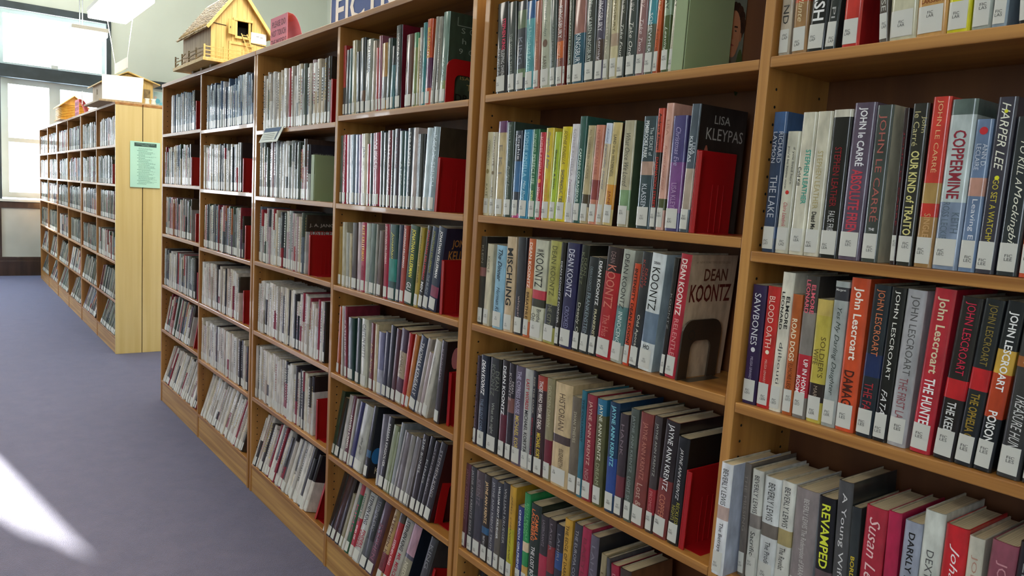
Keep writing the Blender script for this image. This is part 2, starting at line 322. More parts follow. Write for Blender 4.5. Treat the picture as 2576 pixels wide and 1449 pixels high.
# ------------------------------------------------------------------ books
DATA = """
R A1 1.7790 0.012 LAP 0.000
4.6825,-0.007,0.235,0.0226|b5a896|ND,2a2a2a,.62,.14,.5
4.7094,-0.023,0.225,0.0296|a07a50;c0583a@0-.6|La Plante,d8c8a0,.45,.3,.35i
4.7396,0.023,0.240,0.0345|15181a|BACKLASH,e8e8e8,.2,.58,.6b
4.7746,0.038,0.240,0.0196|2a3030;5a2030@0-.2|La La Pl,b0b0b0,.4,.38,.35
4.8054,-0.007,0.245,0.0309|c03028|LAP,d87068,.3,.3,.4|F=a02020
4.8722,-0.096,0.220,0.0144|605850|HORSE,c8c8c0,.5,.27,.5
4.8872,-0.037,0.240,0.0426|c8c4a8|Larsen,777777,.5,.2,.3|l=LAR
4.9303,-0.033,0.240,0.0448|c89858;d8b070@.3-.6|H:LARSSON,7a3a18,.76,.85|l=LAR
4.9758,-0.013,0.235,0.0330|d8d020|UI,333333,.68,.07,.4|l=LAR
5.0114,-0.021,0.230,0.0271|9aa098|Lasky,444444,.3,.3,.4|l=LAS
5.0390,0.002,0.235,0.0199|8a9aa8|LASHNER,c8d0d8,.2,.5,.5|l=LAS
5.0743,-0.061,0.235,0.0235|101014|LAW,888888,.3,.4,.4|l=LAW
R A2 1.4250 0.012 LEC 0.000
4.6850,0.005,0.255,0.0281|2c3c58;3a5a88@0-.15;2a4a78@.82-.9|RICHARD,b8bcc8,.14,.22,.3,.22;LAYMON,b8bcc8,.14,.22,.3,-.2;THE LAKE,b8bcc8,.45,.3,.5|l=LAY
4.7142,0.019,0.219,0.0266|c4c2b0|if you lived here,444444,.13,.3,.22,.18;you'd be home now,444444,.12,.35,.22,-.2;Claire Lazebnik,b04050,.58,.2,.3i|l=LAZ|d=c03028,.48,.28
4.7425,0.014,0.251,0.0282|d0ccb8|STEPHEN LEATHER,3f9a88,.26,.38,.35b,.2;Cold Kill,222222,.38,.13,.25b,-.28|l=LEA
4.7724,0.009,0.251,0.0290|ccc8b4|STEPHEN LEATHER,a89a68,.27,.4,.35;Dead Men,222222,.69,.14,.3b|l=LEA
4.8026,0.007,0.252,0.0345|151515;c4c0b0@0-.05|STEPHEN LEATHER,8a1a24,.25,.4,.35;FALSE FRIE,c8c8c8,.68,.14,.35|l=LEA
4.8378,0.012,0.261,0.0388|5a4d60|JOHN le CARRÉ,e8e8ec,.03,.37,.5b;ABSOLUTE FRIEN,c04050,.42,.41,.5b
4.8794,0.004,0.255,0.0282|3f4642|JOHN LE CARRÉ,a86058,.06,.68,.6;H:THE,e0e0e0,.78,.4|F=c4bfa8
4.9297,-0.013,0.248,0.0080|2a1a1e|JOHN LE CARRÉ,8a2030,.15,.6,.4
4.9382,0.002,0.254,0.0258|2a2a26|John,c0b888,.08,.1,.3,.28;le Carré,c0b888,.05,.21,.35,-.12;OUR KIND of TRAITO,d8d088,.29,.52,.5b
4.9667,0.007,0.262,0.0273|c83a30;a88850@.5-.62;c03028@.62-.7;a07a48@.7-1|JOHN LE CARRÉ,e0b080,.02,.42,.4;SINGLE,c8a070,.68,.14,.35
4.9946,0.009,0.256,0.0370|b8c4c4;5a6a66@0-.09;8090a8@.6-1|COPPERMINE,8a2a38,.18,.4,.5b;KEITH,5a6a78,.66,.12,.28,.22;ROSS LECKIE,5a6a78,.6,.22,.28,-.18
5.0332,0.010,0.225,0.0231|6a80a0;c09080@.38-.5|ANN D.,c8d0dc,.16,.15,.28,.22;LECLAIRE,c8d0dc,.16,.17,.28,-.15;Leaving Ed,d8dce4,.52,.3,.4|d=c03038,.05,.5
5.0569,0.016,0.255,0.0259|3a3844|HARPER LEE,e8e8d8,.03,.38,.45i;GO SET A WATCHM,c8b840,.46,.36,.32|l=LEE|d=d8d830,.07,.2;d8d830,.44,.25
5.0852,0.015,0.226,0.0283|2a3034|TO KILL A,e0e0d0,.15,.27,.3i;Mockingbir,e0e0d0,.43,.4,.42i|l=LEE
5.1151,0.011,0.223,0.0280|c85030|LEE,e0c0b0,.2,.3,.4|l=LEE
R A3 1.1340 0.012 LES 0.000
4.6725,0.009,0.228,0.0308|2e1e48|SAWBONES,d8d8e0,.07,.43,.45;MELISSA LENHARDT,b0a8c0,.6,.2,.18|l=LEN|d=d8d8e0,.52,.3
4.7055,0.011,0.229,0.0269|c02a28|BLOOD OATH,f0d0c0,.08,.42,.45;MELISSA LENHARDT,e0b0a8,.6,.2,.18|l=LEN|d=e8e0c8,.52,.3|F=c07030
4.7330,0.015,0.258,0.0243|ddd8c8|ELMORE,222222,.17,.23,.3b,.22;LEONARD,222222,.14,.27,.25b,-.2;djibouti,555555,.5,.3,.4|l=LEO
4.7610,0.001,0.221,0.0199|b05a28|ROAD DOGS,f0e0c0,.2,.35,.5b;ELMORE LEON,5a2a18,.57,.24,.4|l=LEO
4.7815,0.008,0.257,0.0258|807a74;3c3836@0-.25;b82838@.55-.85|ELMORE,e06878,.06,.2,.3b,.22;LEONARD,e06878,.03,.23,.3b,-.18;UP IN HONE,f0e8e8,.58,.25,.34b,.2;ROOM,f0e8e8,.7,.12,.3b,-.22|l=LEO
4.8094,0.001,0.219,0.0290|c0b04c;2e2420@.68-.83;c8b060@0-.13|SOLDIER'S,5a4a20,.3,.33,.33,.2;WIFE,5a4a20,.4,.13,.33,-.2;MARG,a09080,.7,.12,.25|l=LER
4.8390,0.005,0.254,0.0255|a4aaa8;33333a@.04-.13|H:Margaret,c8c8c8,.05,.8;Yes My Darling Daughter,3a4440,.18,.6,.42i|l=LER
4.8651,0.011,0.263,0.0330|d0502a|John Lescroart,f4e8dc,.06,.47,.55b;DAMAG,4a2018,.6,.23,.55b
4.9022,0.021,0.256,0.0292|202830;1c2c58@.45-.6|JOHN LESCROART,d07850,.03,.43,.5;THE FA,a83038,.64,.18,.5
4.9320,0.023,0.255,0.0237|1a1a1a|JOHN LESCROART,e8e8e0,.02,.57,.38;FATA,e0e0e0,.66,.16,.4i
4.9563,0.026,0.255,0.0303|a8a8ac|JOHN LESCROART,555555,.04,.5,.5;THE FIRST LA,8a4a50,.56,.26,.45
4.9931,0.043,0.262,0.0316|b82a38|John Lescroart,d8c8a8,.05,.46,.55b;THE HUNTE,f0f0f0,.54,.28,.5b
5.0288,0.061,0.254,0.0313|24201f;c02028@.5-.62|JOHN LESCROART,c82848,.03,.44,.5;THE KEEP,d8d8d8,.64,.19,.4b
5.0606,0.064,0.255,0.0269|22262a;c02028@.41-.54|JOHN LESCROART,8a7838,.03,.36,.5;THE OPHELIA C,9a8030,.56,.27,.45b
5.0881,0.072,0.256,0.0249|1c2024;c8a040@.28-.42;b04020@.42-.68|JOHN LESCROART,f0f0f0,.06,.46,.55b;POISON,f0f0f0,.64,.19,.5b
5.1195,0.049,0.256,0.0311|3a3a3a;a06030@.3-.36|LESCROART,c8b8a0,.05,.3,.4;TREASURE HUN,d0d0d0,.52,.31,.45i
5.1525,0.044,0.256,0.0354|101418|JOHN LESCROART,d0d0d0,.1,.6,.45
R A4 0.7980 0.012 LEW 0.000
4.6665,0.013,0.222,0.0268|e0e2e6;b8a098@.38-.5|BEVERLY LEWIS,3a3a3a,.05,.32,.45;The Betrayal,222222,.53,.27,.4|F=a8b0c4|y=-.027
4.6995,-0.027,0.222,0.0154|6a625c|THE MISSING,8a8078,.1,.5,.4
4.7161,-0.017,0.216,0.0248|c8c8c0;88807a@.4-.52|BEVERLY LEWIS,3a3a3a,.05,.34,.4;Sacrifice,333333,.56,.25,.4
4.7414,-0.006,0.212,0.0355|d4d8d8;706860@.42-.54|BEVERLY LEWIS,3a3a3a,.05,.34,.4;The Prodigal,333333,.58,.25,.4
4.7775,-0.004,0.215,0.0289|d0d0c8;a89868@.42-.56|BEVERLY LEWIS,3a3a3a,.05,.35,.4;The Revelation,333333,.58,.25,.4
4.8089,-0.013,0.213,0.0444|8a8080|BEVERLY LEWIS The Redemption of SARAH C,c8c4c0,.08,.72,.3|l=LEW|F=d0d4dc
4.8592,-0.038,0.212,0.0320|101010;5a4a4c@.62-.78|REVAMPED,d8e040,.06,.54,.5b
4.8917,-0.032,0.251,0.0267|4a4a4a|A Young Wife,d0d0d0,.08,.62,.42|F=303434
4.9191,-0.031,0.214,0.0166|2a3030|BORDER RUN,c8b030,.4,.42,.42b
4.9363,-0.001,0.226,0.0366|a82838|Susan Lewis,e8c0c0,.08,.66,.5i
4.9781,-0.021,0.229,0.0219|b02048|BLIND,f0f0f0,.5,.33,.65
5.0006,0.001,0.224,0.0281|9aa0b0|DARKLY DREAMING,222222,.08,.72,.36b
5.0299,-0.002,0.252,0.0309|c8ccc4|DEXTER IS DEAD,555555,.25,.56,.36
5.0614,0.003,0.241,0.0337|c02024|Johanna,f0e0e0,.12,.42,.45i
5.0978,-0.006,0.235,0.0215|c8c4b4|JOHANNA,b08878,.12,.5,.45
5.1200,0.029,0.241,0.0350|8a4a58|JOHANNA,c08890,.12,.5,.45
5.1578,0.020,0.252,0.0294|201c20|LINDSEY,888888,.12,.5,.45
R B1 1.7770 0.012 KIN 0.000
3.7948,-0.046,0.240,0.0482|2c2a2c|STEPHEN KING,d83058,.18,.34,.3b,.22;SLEEPING OWEN,d8d8d8,.52,.28,.3,.18;BEAUTIES KIN,b0b0b0,.5,.3,.26,-.2
3.8496,-0.071,0.235,0.0347|3c4442|THE WEST IS THERE,a0a8a0,.35,.45,.28
3.8849,-0.035,0.230,0.0378|40444c;6a7a60@.1-.3;6a8060@.75-.85|KING,8890a0,.4,.3,.4
3.9249,-0.042,0.225,0.0354|5aa0a8;2a5a90@0-.2|Unlocked Karen,a8d8d8,.3,.5,.4
3.9609,-0.037,0.220,0.0236|a86a58|Loving Kingsbury,c89878,.25,.55,.35
3.9893,-0.056,0.230,0.0374|b0b4a0|Between Sundays,5a6a60,.05,.4,.38i;KAREN,5a5040,.66,.16,.38|d=6a5040,.48,.5
4.0287,-0.062,0.215,0.0212|4a5450|KAREN KINGSBURY,8a9490,.3,.5,.36
4.0505,-0.039,0.240,0.0269|8a5048;d06830@.55-.72|KINGSBURY,e8e0e0,.2,.32,.5;Coming Home,e0c0a0,.56,.26,.35i
4.0781,-0.039,0.235,0.0084|6a2018|KING,a87060,.3,.3,.4
4.0941,-0.046,0.235,0.0164|4c5248|One Chance KAREN KINGSBURY,c8d0c0,.1,.72,.36
4.1111,-0.028,0.235,0.0402|2c5668;9a6a60@0-.5|KINGSBURY,e0e8ec,.5,.32,.42
4.1549,-0.041,0.235,0.0349|3c423e|Even Minutes KAREN KINGSBURY,c8d0c8,.1,.7,.36
4.1904,-0.023,0.235,0.0283|4a4458;4a3830@.6-.8|KINGSBURY,dcd8e0,.2,.32,.5;Learning,d8d0d8,.58,.22,.4i
4.2193,-0.011,0.230,0.0158|a8a490|KINGSBURY,d0c8b8,.2,.55,.4
4.2400,-0.030,0.230,0.0235|c8bc94;b09880@.56-.68|KINGSBURY,6a6040,.2,.34,.34|d=2a7080,.14,.35
4.2641,-0.006,0.235,0.0221|3a3e38|KINGSBURY,a8a898,.1,.3,.34;Take Four,d8d8d0,.5,.3,.38i
4.2912,-0.025,0.235,0.0298|3c4644|KINGSBURY,a8a8a0,.1,.3,.34;Take One,d8d8d0,.5,.3,.38i
4.3216,-0.000,0.240,0.0251|8a6464|KINGSBURY,d0b8b0,.1,.3,.4;Take Two,d8c8c8,.5,.28,.38i
4.3472,0.006,0.235,0.0264|3a8a98;5a6050@.55-1|SOMEWHERE,e0e8e8,.45,.38,.34
4.3742,0.018,0.235,0.0132|c0582c|KINGSBURY,e8d0a0,.05,.4,.4;Loving,5a2418,.6,.22,.4i
4.3967,-0.019,0.235,0.0206|8a9e84;4a5a30@.5-1|KINGSBURY,2a3a30,.05,.4,.4;Leaving,d8e0d0,.6,.22,.42i
4.4179,0.030,0.235,0.0121|d0ccb8|KINGSBURY,4a4a44,.05,.4,.4;Loving,b0a890,.6,.22,.4i
4.4310,0.020,0.235,0.0300|9a8a80||F=6c7468|c=portrait
R B2 1.4480 0.012 KIN 0.000
3.7652,0.015,0.229,0.0264|cfc6a4|CONFIDENTIALLY,555555,.1,.3,.36;KATE,6a6a50,.62,.15,.36|d=8a7a50,.44,.5
3.7951,0.002,0.228,0.0209|c8c0a8|CHARLOTTE,6a5a50,.05,.35,.34;KATE,555555,.66,.12,.34|d=7a6a50,.46,.5
3.8196,-0.010,0.256,0.0404|c0ac80;6a3a68@0-.12|E K I,8a8070,.25,.3,.4
3.8624,-0.018,0.252,0.0341|34443c|Barbara Kingsolver,8a9890,.03,.38,.3;Prodigal Summer,b0bab4,.46,.36,.35i
3.8985,-0.003,0.228,0.0296|303848;3a6a9a@.35-.7;c04080@.95-1|Sophie,e8e8f4,.05,.28,.42,.15;Kin,e0e0f0,.04,.12,.35,-.28
3.9287,0.019,0.229,0.0379|2f86b0|SOPHIE KINSELLA,9ad4e4,.03,.5,.4;Mini Shop,b8e0e8,.57,.22,.4i
3.9703,0.005,0.229,0.0292|2a6a48|PERFECT LIFE,c8e0c8,.28,.33,.4;MY NOT SO,b8d8b8,.05,.2,.36i;SOPHIE,d8e890,.68,.13,.3b
4.0002,0.016,0.220,0.0216|c02838|SOPHIE KINSELLA,f0b0b0,.05,.45,.4;Wonder,f0c0c0,.63,.19,.4i|d=e8a050,.53,.5
4.0252,0.003,0.230,0.0312|d0b83a|Shopaholic & Baby,5a6a9a,.04,.4,.4i;SOPHIE KINS,d88a40,.55,.27,.4
4.0570,0.023,0.219,0.0233|a8c030|Shopaholic & Sister,333333,.2,.45,.34b
4.0809,0.031,0.230,0.0351|d8c420|SOPHIE KINSELLA,6a5a20,.04,.35,.34i;SHOPAHOLIC TIES,555555,.45,.35,.34b
4.1166,0.037,0.235,0.0265|d8d4d8|SOPHIE KINSELLA,a8a0a8,.05,.48,.35;Twenties Girl,8a6a80,.56,.25,.34i
4.1468,0.024,0.252,0.0245|2c5850|CAPTAINS COURAGEOUS,d8e8e0,.3,.5,.34b
4.1719,0.044,0.229,0.0273|b8a880;4a3c28@.7-.83|ALL TOGETHER IN ONE PLACE,7a6a50,.04,.5,.26
4.2015,0.036,0.229,0.0275|c8826a;8a3a38@.55-.75|NO EYE CAN SEE,a85a50,.05,.45,.32
4.2296,0.060,0.232,0.0198|c8b898;c8d0e0@0-.2|Hold Tight the Thread,5a6a90,.05,.6,.3i
4.2508,0.057,0.232,0.0303|c8b478;c88a30@.6-.84|LAND in the WILDERNESS,333333,.12,.4,.3;JANE,8a3a20,.66,.16,.35|F=2a1814
4.2982,0.014,0.235,0.0348|b4ac90;7a9a70@.65-.84|What Once We Loved,5a5a50,.12,.5,.42i|F=4a5a44
4.3570,0.010,0.241,0.0404|34464c;b09080@.4-.52|The SECRET of,c8d4d4,.1,.25,.24,.22;PEMBROOKE PARK,d8e0e0,.04,.33,.28b,-.15;KLASSEN,c8d0d8,.6,.22,.35
4.3995,0.006,0.256,0.0171|201c1a;c04a38@0-.36|Andrew Klavan,2a1a18,.04,.3,.42b;DAMNATION STREET,b83028,.4,.42,.42b
4.4172,0.022,0.265,0.0205|d0a090;4a5030@.75-.84|LISA,b08070,.13,.12,.35;Brown Eyed Girl,a86a60,.33,.35,.35i
4.4417,0.007,0.238,0.0386|4a4478;7a4a88@.4-.84|Christmas Eve,a8a0c8,.1,.33,.34i;LISA KLEYP,b090b8,.58,.24,.35
4.4823,0.034,0.259,0.0238|485460;b0a090@.5-.82|LISA,c8d0d8,.3,.09,.3,.22;KLEYPAS,c8d0d8,.25,.2,.34b,-.1|F=2a2624|c=kleypas
R B3 1.1400 0.012 KOO 0.000
3.7645,-0.001,0.249,0.0270|302c28;8a5a58@.35-.45|KLEIN,908c80,.1,.2,.34
3.7921,0.024,0.230,0.0279|cfc6ac|KIDDLE,666050,.15,.2,.36
3.8361,0.019,0.230,0.0461|8ab4cc|The Dinner,223344,.05,.38,.4bi;Herman Ko,223344,.5,.31,.34i
3.8894,-0.009,0.257,0.0412|c8b090|MISCHLING,1a1a1a,.12,.6,.6b
3.9376,-0.009,0.259,0.0376|2c2c34|whisper,b8a0a0,.6,.22,.3
3.9771,0.026,0.258,0.0255|c86a40;c8a060@.5-.84|DEAN KOONTZ,f0e0d0,.04,.46,.45b;BREATHLES,4a3010,.54,.3,.45b
4.0048,0.020,0.257,0.0514|c8c8b4;c04050@.5-.59;3a3a30@.59-.67|H:DEAN,333333,.09,.5;KOONTZ,222222,.13,.34,.6;Brothe,333333,.69,.13,.32,.2;Odd,333333,.74,.08,.34,-.2
4.0607,0.036,0.259,0.0441|a8a458;3a3c3c@.62-.84|DEAN KOONTZ,555530,.05,.48,.42;THE CITY,8a8a70,.6,.22,.34
4.1086,0.023,0.258,0.0162|201c1c|DEAN KOONTZ FOREVER,b8b8b8,.18,.6,.4b
4.1254,0.034,0.259,0.0449|2a2850|DEAN KOONTZ,d8d8e8,.06,.45,.46;CROOKED,8888b0,.6,.21,.36
4.1745,0.055,0.258,0.0258|24261f|KOONTZ,70745a,.07,.3,.34,-.1;DEAN,70745a,.12,.16,.28,.28;Deeply O,c8c8b8,.54,.28,.45
4.2008,0.069,0.232,0.0309|2c3034|DEAN KOONTZ'S,7a8890,.1,.25,.3;FRANKENSTEIN,8a9aa4,.37,.44,.4
4.2334,0.064,0.232,0.0245|20201e|DEAN KOONTZ,e8e8e8,.03,.45,.42b;FRANKENST,c8c0a0,.52,.29,.36b
4.2585,0.067,0.260,0.0488|a82028;2a1a1c@0-.22|DEAN,8a7070,.04,.1,.3;KOONTZ,d07868,.16,.38,.55;The Hus,c87068,.6,.2,.42
4.3080,0.075,0.259,0.0350|a8aca0;5a8080@.5-.84|DEAN KOONTZ,333333,.04,.48,.4;INNOCENC,d8e4e0,.55,.28,.36
4.3489,0.074,0.231,0.0178|c84828|INTENSITY DEAN KOONT,2a1410,.05,.77,.5b
4.3679,0.072,0.259,0.0265|2e3034|DEAN,a84840,.14,.14,.26,.24;KOONTZ,a84840,.07,.24,.26,-.1;Odd Apocal,d8d4c8,.54,.28,.4
4.3950,0.074,0.258,0.0404|d4dadc;6a7c90@.5-.76|KOONTZ,111111,.12,.36,.55;H:DEAN,333333,.07,.5;H:HO,333333,.78,.5|F=a0b0b8
4.4614,0.067,0.254,0.0119|201c1c|KOONTZ,888888,.3,.3,.4
4.4739,0.078,0.264,0.0285|b02838|DEAN KOONTZ,f0e0d8,.04,.45,.5b;RELENTLE,d89090,.52,.3,.4|F=c0aa90|c=koontz
R B4 0.7900 0.012 KOR 0.000
3.7745,0.014,0.260,0.0152|3a2c34|DEAN KOONTZ,6a5a68,.08,.4,.4;Saint Odd,8a7080,.5,.3,.38i
3.7929,0.004,0.266,0.0396|1c2634|DEAN KOONTZ,f0f0f0,.05,.38,.42bi;THE SILENT CORN,7a8aa0,.47,.36,.34
3.8391,0.005,0.268,0.0505|2a2c2a|KOONTZ,707468,.07,.33,.34,-.1;DEAN,707468,.13,.2,.3,.28;What the night,a0a49a,.47,.33,.34
3.8965,0.006,0.272,0.0310|24201e;5a1a28@.55-.84|DEAN KOONTZ,e8e8e8,.06,.5,.42b
3.9300,-0.002,0.269,0.0281|241e22;7a5048@.35-.5|KOONTZ,c0b8b8,.1,.28,.34,-.1;DEAN,c0b8b8,.18,.12,.28,.28
3.9590,-0.002,0.269,0.0407|5c5264|THE CYPRESS HOUSE,b0a8c0,.05,.43,.42b;MICHAEL KOR,c8b060,.5,.33,.42b
4.0008,-0.004,0.269,0.0339|b0b0ac|LAST WORDS,a82028,.1,.3,.4b;MICHAEL KORYTA,222222,.41,.42,.42b
4.0353,-0.001,0.270,0.0169|28282c|RISE THE DARK,999488,.06,.36,.38b;MICHAEL KORYTA,8a2830,.46,.37,.38b
4.0547,-0.009,0.263,0.0386|3a2420;9a3a28@0-.14|THOSE WHO WISH ME DEAD,e8e0d8,.05,.48,.4b;MICHAEL KORY,d8c040,.57,.26,.4b
4.0957,-0.016,0.264,0.0294|8a8060;6a1c28@.6-.84|GOLDEN DAWN,b8b090,.07,.4,.4
4.1257,-0.007,0.262,0.0650|c8b088;4a3c38@.5-.58|HISTORIAN,5a4a38,.1,.35,.34;ELIZABETH,5a4a38,.63,.18,.24,.1
4.1927,-0.013,0.240,0.0335|6a6050|SWAN THIEVES,b8b098,.15,.32,.3
4.2269,-0.011,0.262,0.0167|2a6a7c|THE COLLAWAY,1c3a48,.08,.4,.45b|l=KRE
4.2443,-0.011,0.258,0.0330|8c2c38|JAYNE ANN KRENTZ,e0b8a8,.06,.6,.42;NIGH,b88888,.7,.12,.4|l=KRE
4.2824,-0.019,0.256,0.0306|5a5a38;2a6a8a@0-.15|JAYNE ANN KRENTZ,f0f0d8,.05,.52,.46;DREAM,a0a080,.6,.2,.36|l=KRE
4.3237,-0.016,0.259,0.0312|1c3a58;2a4a90@.5-.84|JAYNE ANN KRENTZ,80c8d8,.03,.55,.5b|l=KRE
4.3555,-0.002,0.240,0.0258|3a3034;6a3038@.6-.8|HANK,807078,.1,.3,.36|l=KRU
4.3860,0.006,0.260,0.0239|505850|JAYNE ANN KRENTZ,8a9490,.06,.5,.42;LIGHT SH,8a9490,.6,.22,.42|l=KRE
4.4104,0.026,0.259,0.0370|7e3c34|JAYNE ANN KRENTZ,b87868,.08,.5,.44;Lost &,c0a090,.62,.2,.44|l=KRE
4.4539,0.019,0.261,0.0212|3c3432;9a2a30@.62-.84|JAYNE ANN KRENTZ,a8a8a0,.06,.45,.4;PROMISE,c07878,.64,.18,.4|l=KRE
4.4757,0.056,0.261,0.0375|7a3430;282020@0-.5|JAYNE ANN KRENTZ,f0f0f0,.03,.56,.48;COPPER,c07860,.63,.2,.42|l=KRE
4.5170,0.042,0.235,0.0306|161818|JAYNE ANN KRENTZ,d8d8d8,.1,.48,.34i;RECKLESS,a8a040,.6,.2,.28,.2;NIGHTS,a8a040,.64,.14,.28,-.15|l=KRE
R B5 0.4660 0.012 KRE 0.000
3.7380,0.038,0.257,0.0249|5c3440|JAYNE ANN KRENTZ,9a7880,.06,.6,.4
3.7703,0.011,0.257,0.0282|34363a|JAYNE ANN KRENTZ SIZZLE,a8a8a8,.04,.76,.42
3.7992,0.011,0.254,0.0392|54484c;3a3a44@.3-.8|KRENTZ,7a7078,.1,.3,.4
3.8400,0.007,0.256,0.0347|2a241e;2a5a80@.6-.68|JAYNE ANN KRENTZ,e0c090,.08,.48,.46b;TRUST NO ONE,d8d8d8,.7,.14,.26
3.8754,0.012,0.256,0.0280|4a4a54|JAYNE ANN KRENTZ TRUTH,b0b0b4,.04,.78,.42
3.9043,0.011,0.253,0.0265|605a50;30343c@0-.4|WILLIAM KENT KRUEGER,d8d8d8,.04,.6,.34b
3.9330,0.004,0.262,0.0294|2e3036|WILLIAM KRUEGER,a8a8a8,.06,.6,.34
3.9640,0.000,0.262,0.0277|c89a30;b8b028@.45-.84|SMALL CHANGE JANE,5a4a20,.1,.7,.3i|F=c09030
4.0062,-0.007,0.220,0.0252|2c3a78|CHINA RICH GIRLFRIEND,d8e0f0,.04,.76,.34b
4.0336,-0.014,0.265,0.0237|2a8a50;d8c0a0@.5-.6;c8a050@.75-1|RICH PEOPLE,70c080,.1,.38,.34,.2;PROBLEMS,70c080,.12,.3,.34,-.2
4.0579,0.004,0.248,0.0413|223028;3a5a50@.75-1|CAMILLA,e07840,.1,.28,.32b,.2;LACKBERG,e07840,.06,.34,.32b,-.15;THE LOST BOY,e0e0e0,.46,.36,.36b
4.1009,-0.001,0.231,0.0312|343034;a83048@.45-.75|LAGERCRANTZ,8a8088,.05,.3,.3
4.1328,-0.000,0.233,0.0279|3c3438;8a3030@.3-.6|LAGER,8a8088,.05,.3,.3
4.1612,0.013,0.230,0.0286|2a2c38;2a4a80@.3-.5|LAHIRI,888890,.1,.3,.3
4.1908,0.011,0.256,0.0277|c89a38;5a3020@.75-.84|THE EDGE OF DARKNESS,3a2a10,.06,.65,.4
4.2191,0.041,0.257,0.0278|3c3c44|THE EUROPA CONSPIRACY,a0a0a8,.06,.74,.36
4.2487,0.036,0.259,0.0304|a02848|BABYLON,803040,.1,.6,.4
4.2842,0.018,0.251,0.0278|5c5664|LAHAYE,7c7684,.1,.5,.4|F=2c2c30
4.3227,0.027,0.220,0.0178|9a8c6c|LAKE,6a5c40,.2,.4,.4
4.3630,-0.074,0.217,0.0103|4a4a50|LAMB,8a8a90,.2,.4,.4
4.3739,-0.063,0.209,0.0249|9a2038;2a1820@.3-1|LAMOTT,c08088,.1,.4,.4
4.3995,-0.047,0.212,0.0344|3c3028|LAMOUR,8a7060,.2,.4,.4|F=6a4830
R C1 1.7720 0.012 KAY 0.000
2.8067,-0.032,0.256,0.0188|a83030;3a3438@.6-1|
2.8261,0.003,0.237,0.0258|505458|
2.8606,-0.031,0.239,0.0207|3a5a58|
2.8831,-0.036,0.264,0.0321|b0a888|
2.9238,-0.073,0.220,0.0320|23282c|
2.9564,-0.058,0.264,0.0349|3c4040;6a4a38@.7-.85|
2.9919,-0.006,0.253,0.0500|8c9088|THE WIDOWER,222222,.05,.4,.5b
3.0439,-0.012,0.243,0.0247|a89a88|
3.0777,-0.051,0.216,0.0193|a83838|
3.0976,-0.044,0.254,0.0204|8a5060|
3.1186,-0.031,0.225,0.0368|b08850;70706c@.5-.85|
3.1561,-0.011,0.237,0.0260|3c4a44|
3.1826,0.015,0.208,0.0234|3a6a70;101418@0-.3|
3.2156,-0.028,0.270,0.0389|2c3032|KEARNEY,888888,.1,.4,.35|F=6a1828
3.2819,-0.009,0.231,0.0488|5c3a30|
3.3313,-0.001,0.231,0.0261|7a8850;4a8a60@0-.2|
3.3624,-0.021,0.212,0.0118|b8a878|
3.3791,-0.042,0.242,0.0105|b8b4b0|KATEFIELD,2a2420,.3,.35,.6b
3.3902,-0.012,0.254,0.0213|2a7a80|
3.4121,-0.005,0.261,0.0316|c0502c;5a2850@.45-.8|H:R,d8b040,.1,.4;RULEMASTE,d0a030,.1,.35,.5b
3.4496,0.051,0.261,0.0152|9a9890|DANIEL KEYES,444444,.6,.25,.35
3.4758,0.011,0.258,0.0226|88867c|FLOWERS FOR ONES,444444,.25,.5,.35
3.4991,0.024,0.267,0.0348|708a80;8a9a60@.75-.85|SIDNEY KEYES,c0d0c8,.5,.3,.35|F=344438|c=drea
R C2 1.4460 0.012 KAV 0.000
2.8026,-0.023,0.253,0.0208|505e54|
2.8240,-0.016,0.255,0.0341|a82040|Kavanagh,e0c0c8,.1,.6,.5i
2.8669,-0.048,0.254,0.0224|b8a8b8|
2.8898,-0.042,0.253,0.0459|687888|
2.9364,-0.032,0.252,0.0285|7880a0|
2.9679,-0.042,0.251,0.0161|b890b8|
2.9846,-0.040,0.253,0.0470|ccc6b0|JAN,444444,.18,.15,.5
3.0322,-0.032,0.216,0.0218|a83040|
3.0552,-0.035,0.253,0.0198|384850|
3.0772,-0.041,0.253,0.0532|983048|WHISPER,e0c0c8,.1,.4,.4
3.1344,-0.044,0.258,0.0211|303a3c|
3.1560,-0.026,0.252,0.0234|303434|ALEX,c8c8c8,.2,.2,.45
3.1800,-0.009,0.258,0.0307|6a2030|KAVA ALEX K,d0a8a8,.1,.7,.45
3.2137,-0.019,0.258,0.0163|303438|ALEX KAV,c8c8c8,.5,.3,.4
3.2306,-0.013,0.261,0.0334|3c2c3c|ALEX KAVA,6a3048,.1,.4,.4
3.2676,-0.025,0.253,0.0326|2c4848|ALEX,a8b8b8,.4,.3,.4
3.3008,-0.015,0.251,0.0172|34545c|KAVA,a8b8b8,.4,.3,.4
3.3186,-0.007,0.260,0.0315|2a2e36|STRANDED,e0e0e0,.05,.42,.45;ALEX K,606870,.6,.22,.4
3.3508,0.013,0.260,0.0268|b8a8a4|
3.3823,-0.005,0.239,0.0414|2a2c2c|
3.4242,0.051,0.256,0.0322|b8c8d0|
3.4570,0.067,0.257,0.0394|8a9ca4|KELLY SMITH,c8d8e0,.1,.6,.5|F=3c3428
R C3 1.1350 0.012 KEL 0.000
2.8121,-0.016,0.224,0.0298|9a7a38|
2.8459,-0.031,0.242,0.0340|b0a890|
2.8827,-0.042,0.205,0.0283|a0a098|
2.9117,-0.033,0.204,0.0173|b8a888|
2.9295,-0.015,0.245,0.0483|3a2428|
2.9786,-0.016,0.249,0.0268|c0a8b0|
3.0060,-0.012,0.251,0.0364|a83050|FAYE KELLERMAN,d8a030,.05,.5,.6b;MURDER,8a2038,.62,.2,.5b
3.0431,-0.001,0.250,0.0291|a8b0a8|
3.0728,0.022,0.251,0.0415|50605c|
3.1149,0.027,0.250,0.0153|8a8680|
3.1308,0.055,0.229,0.0373|5a4440|
3.1838,-0.011,0.255,0.0316|a02040|JONATHAN KELLERMAN,e0c8c8,.03,.5,.42b
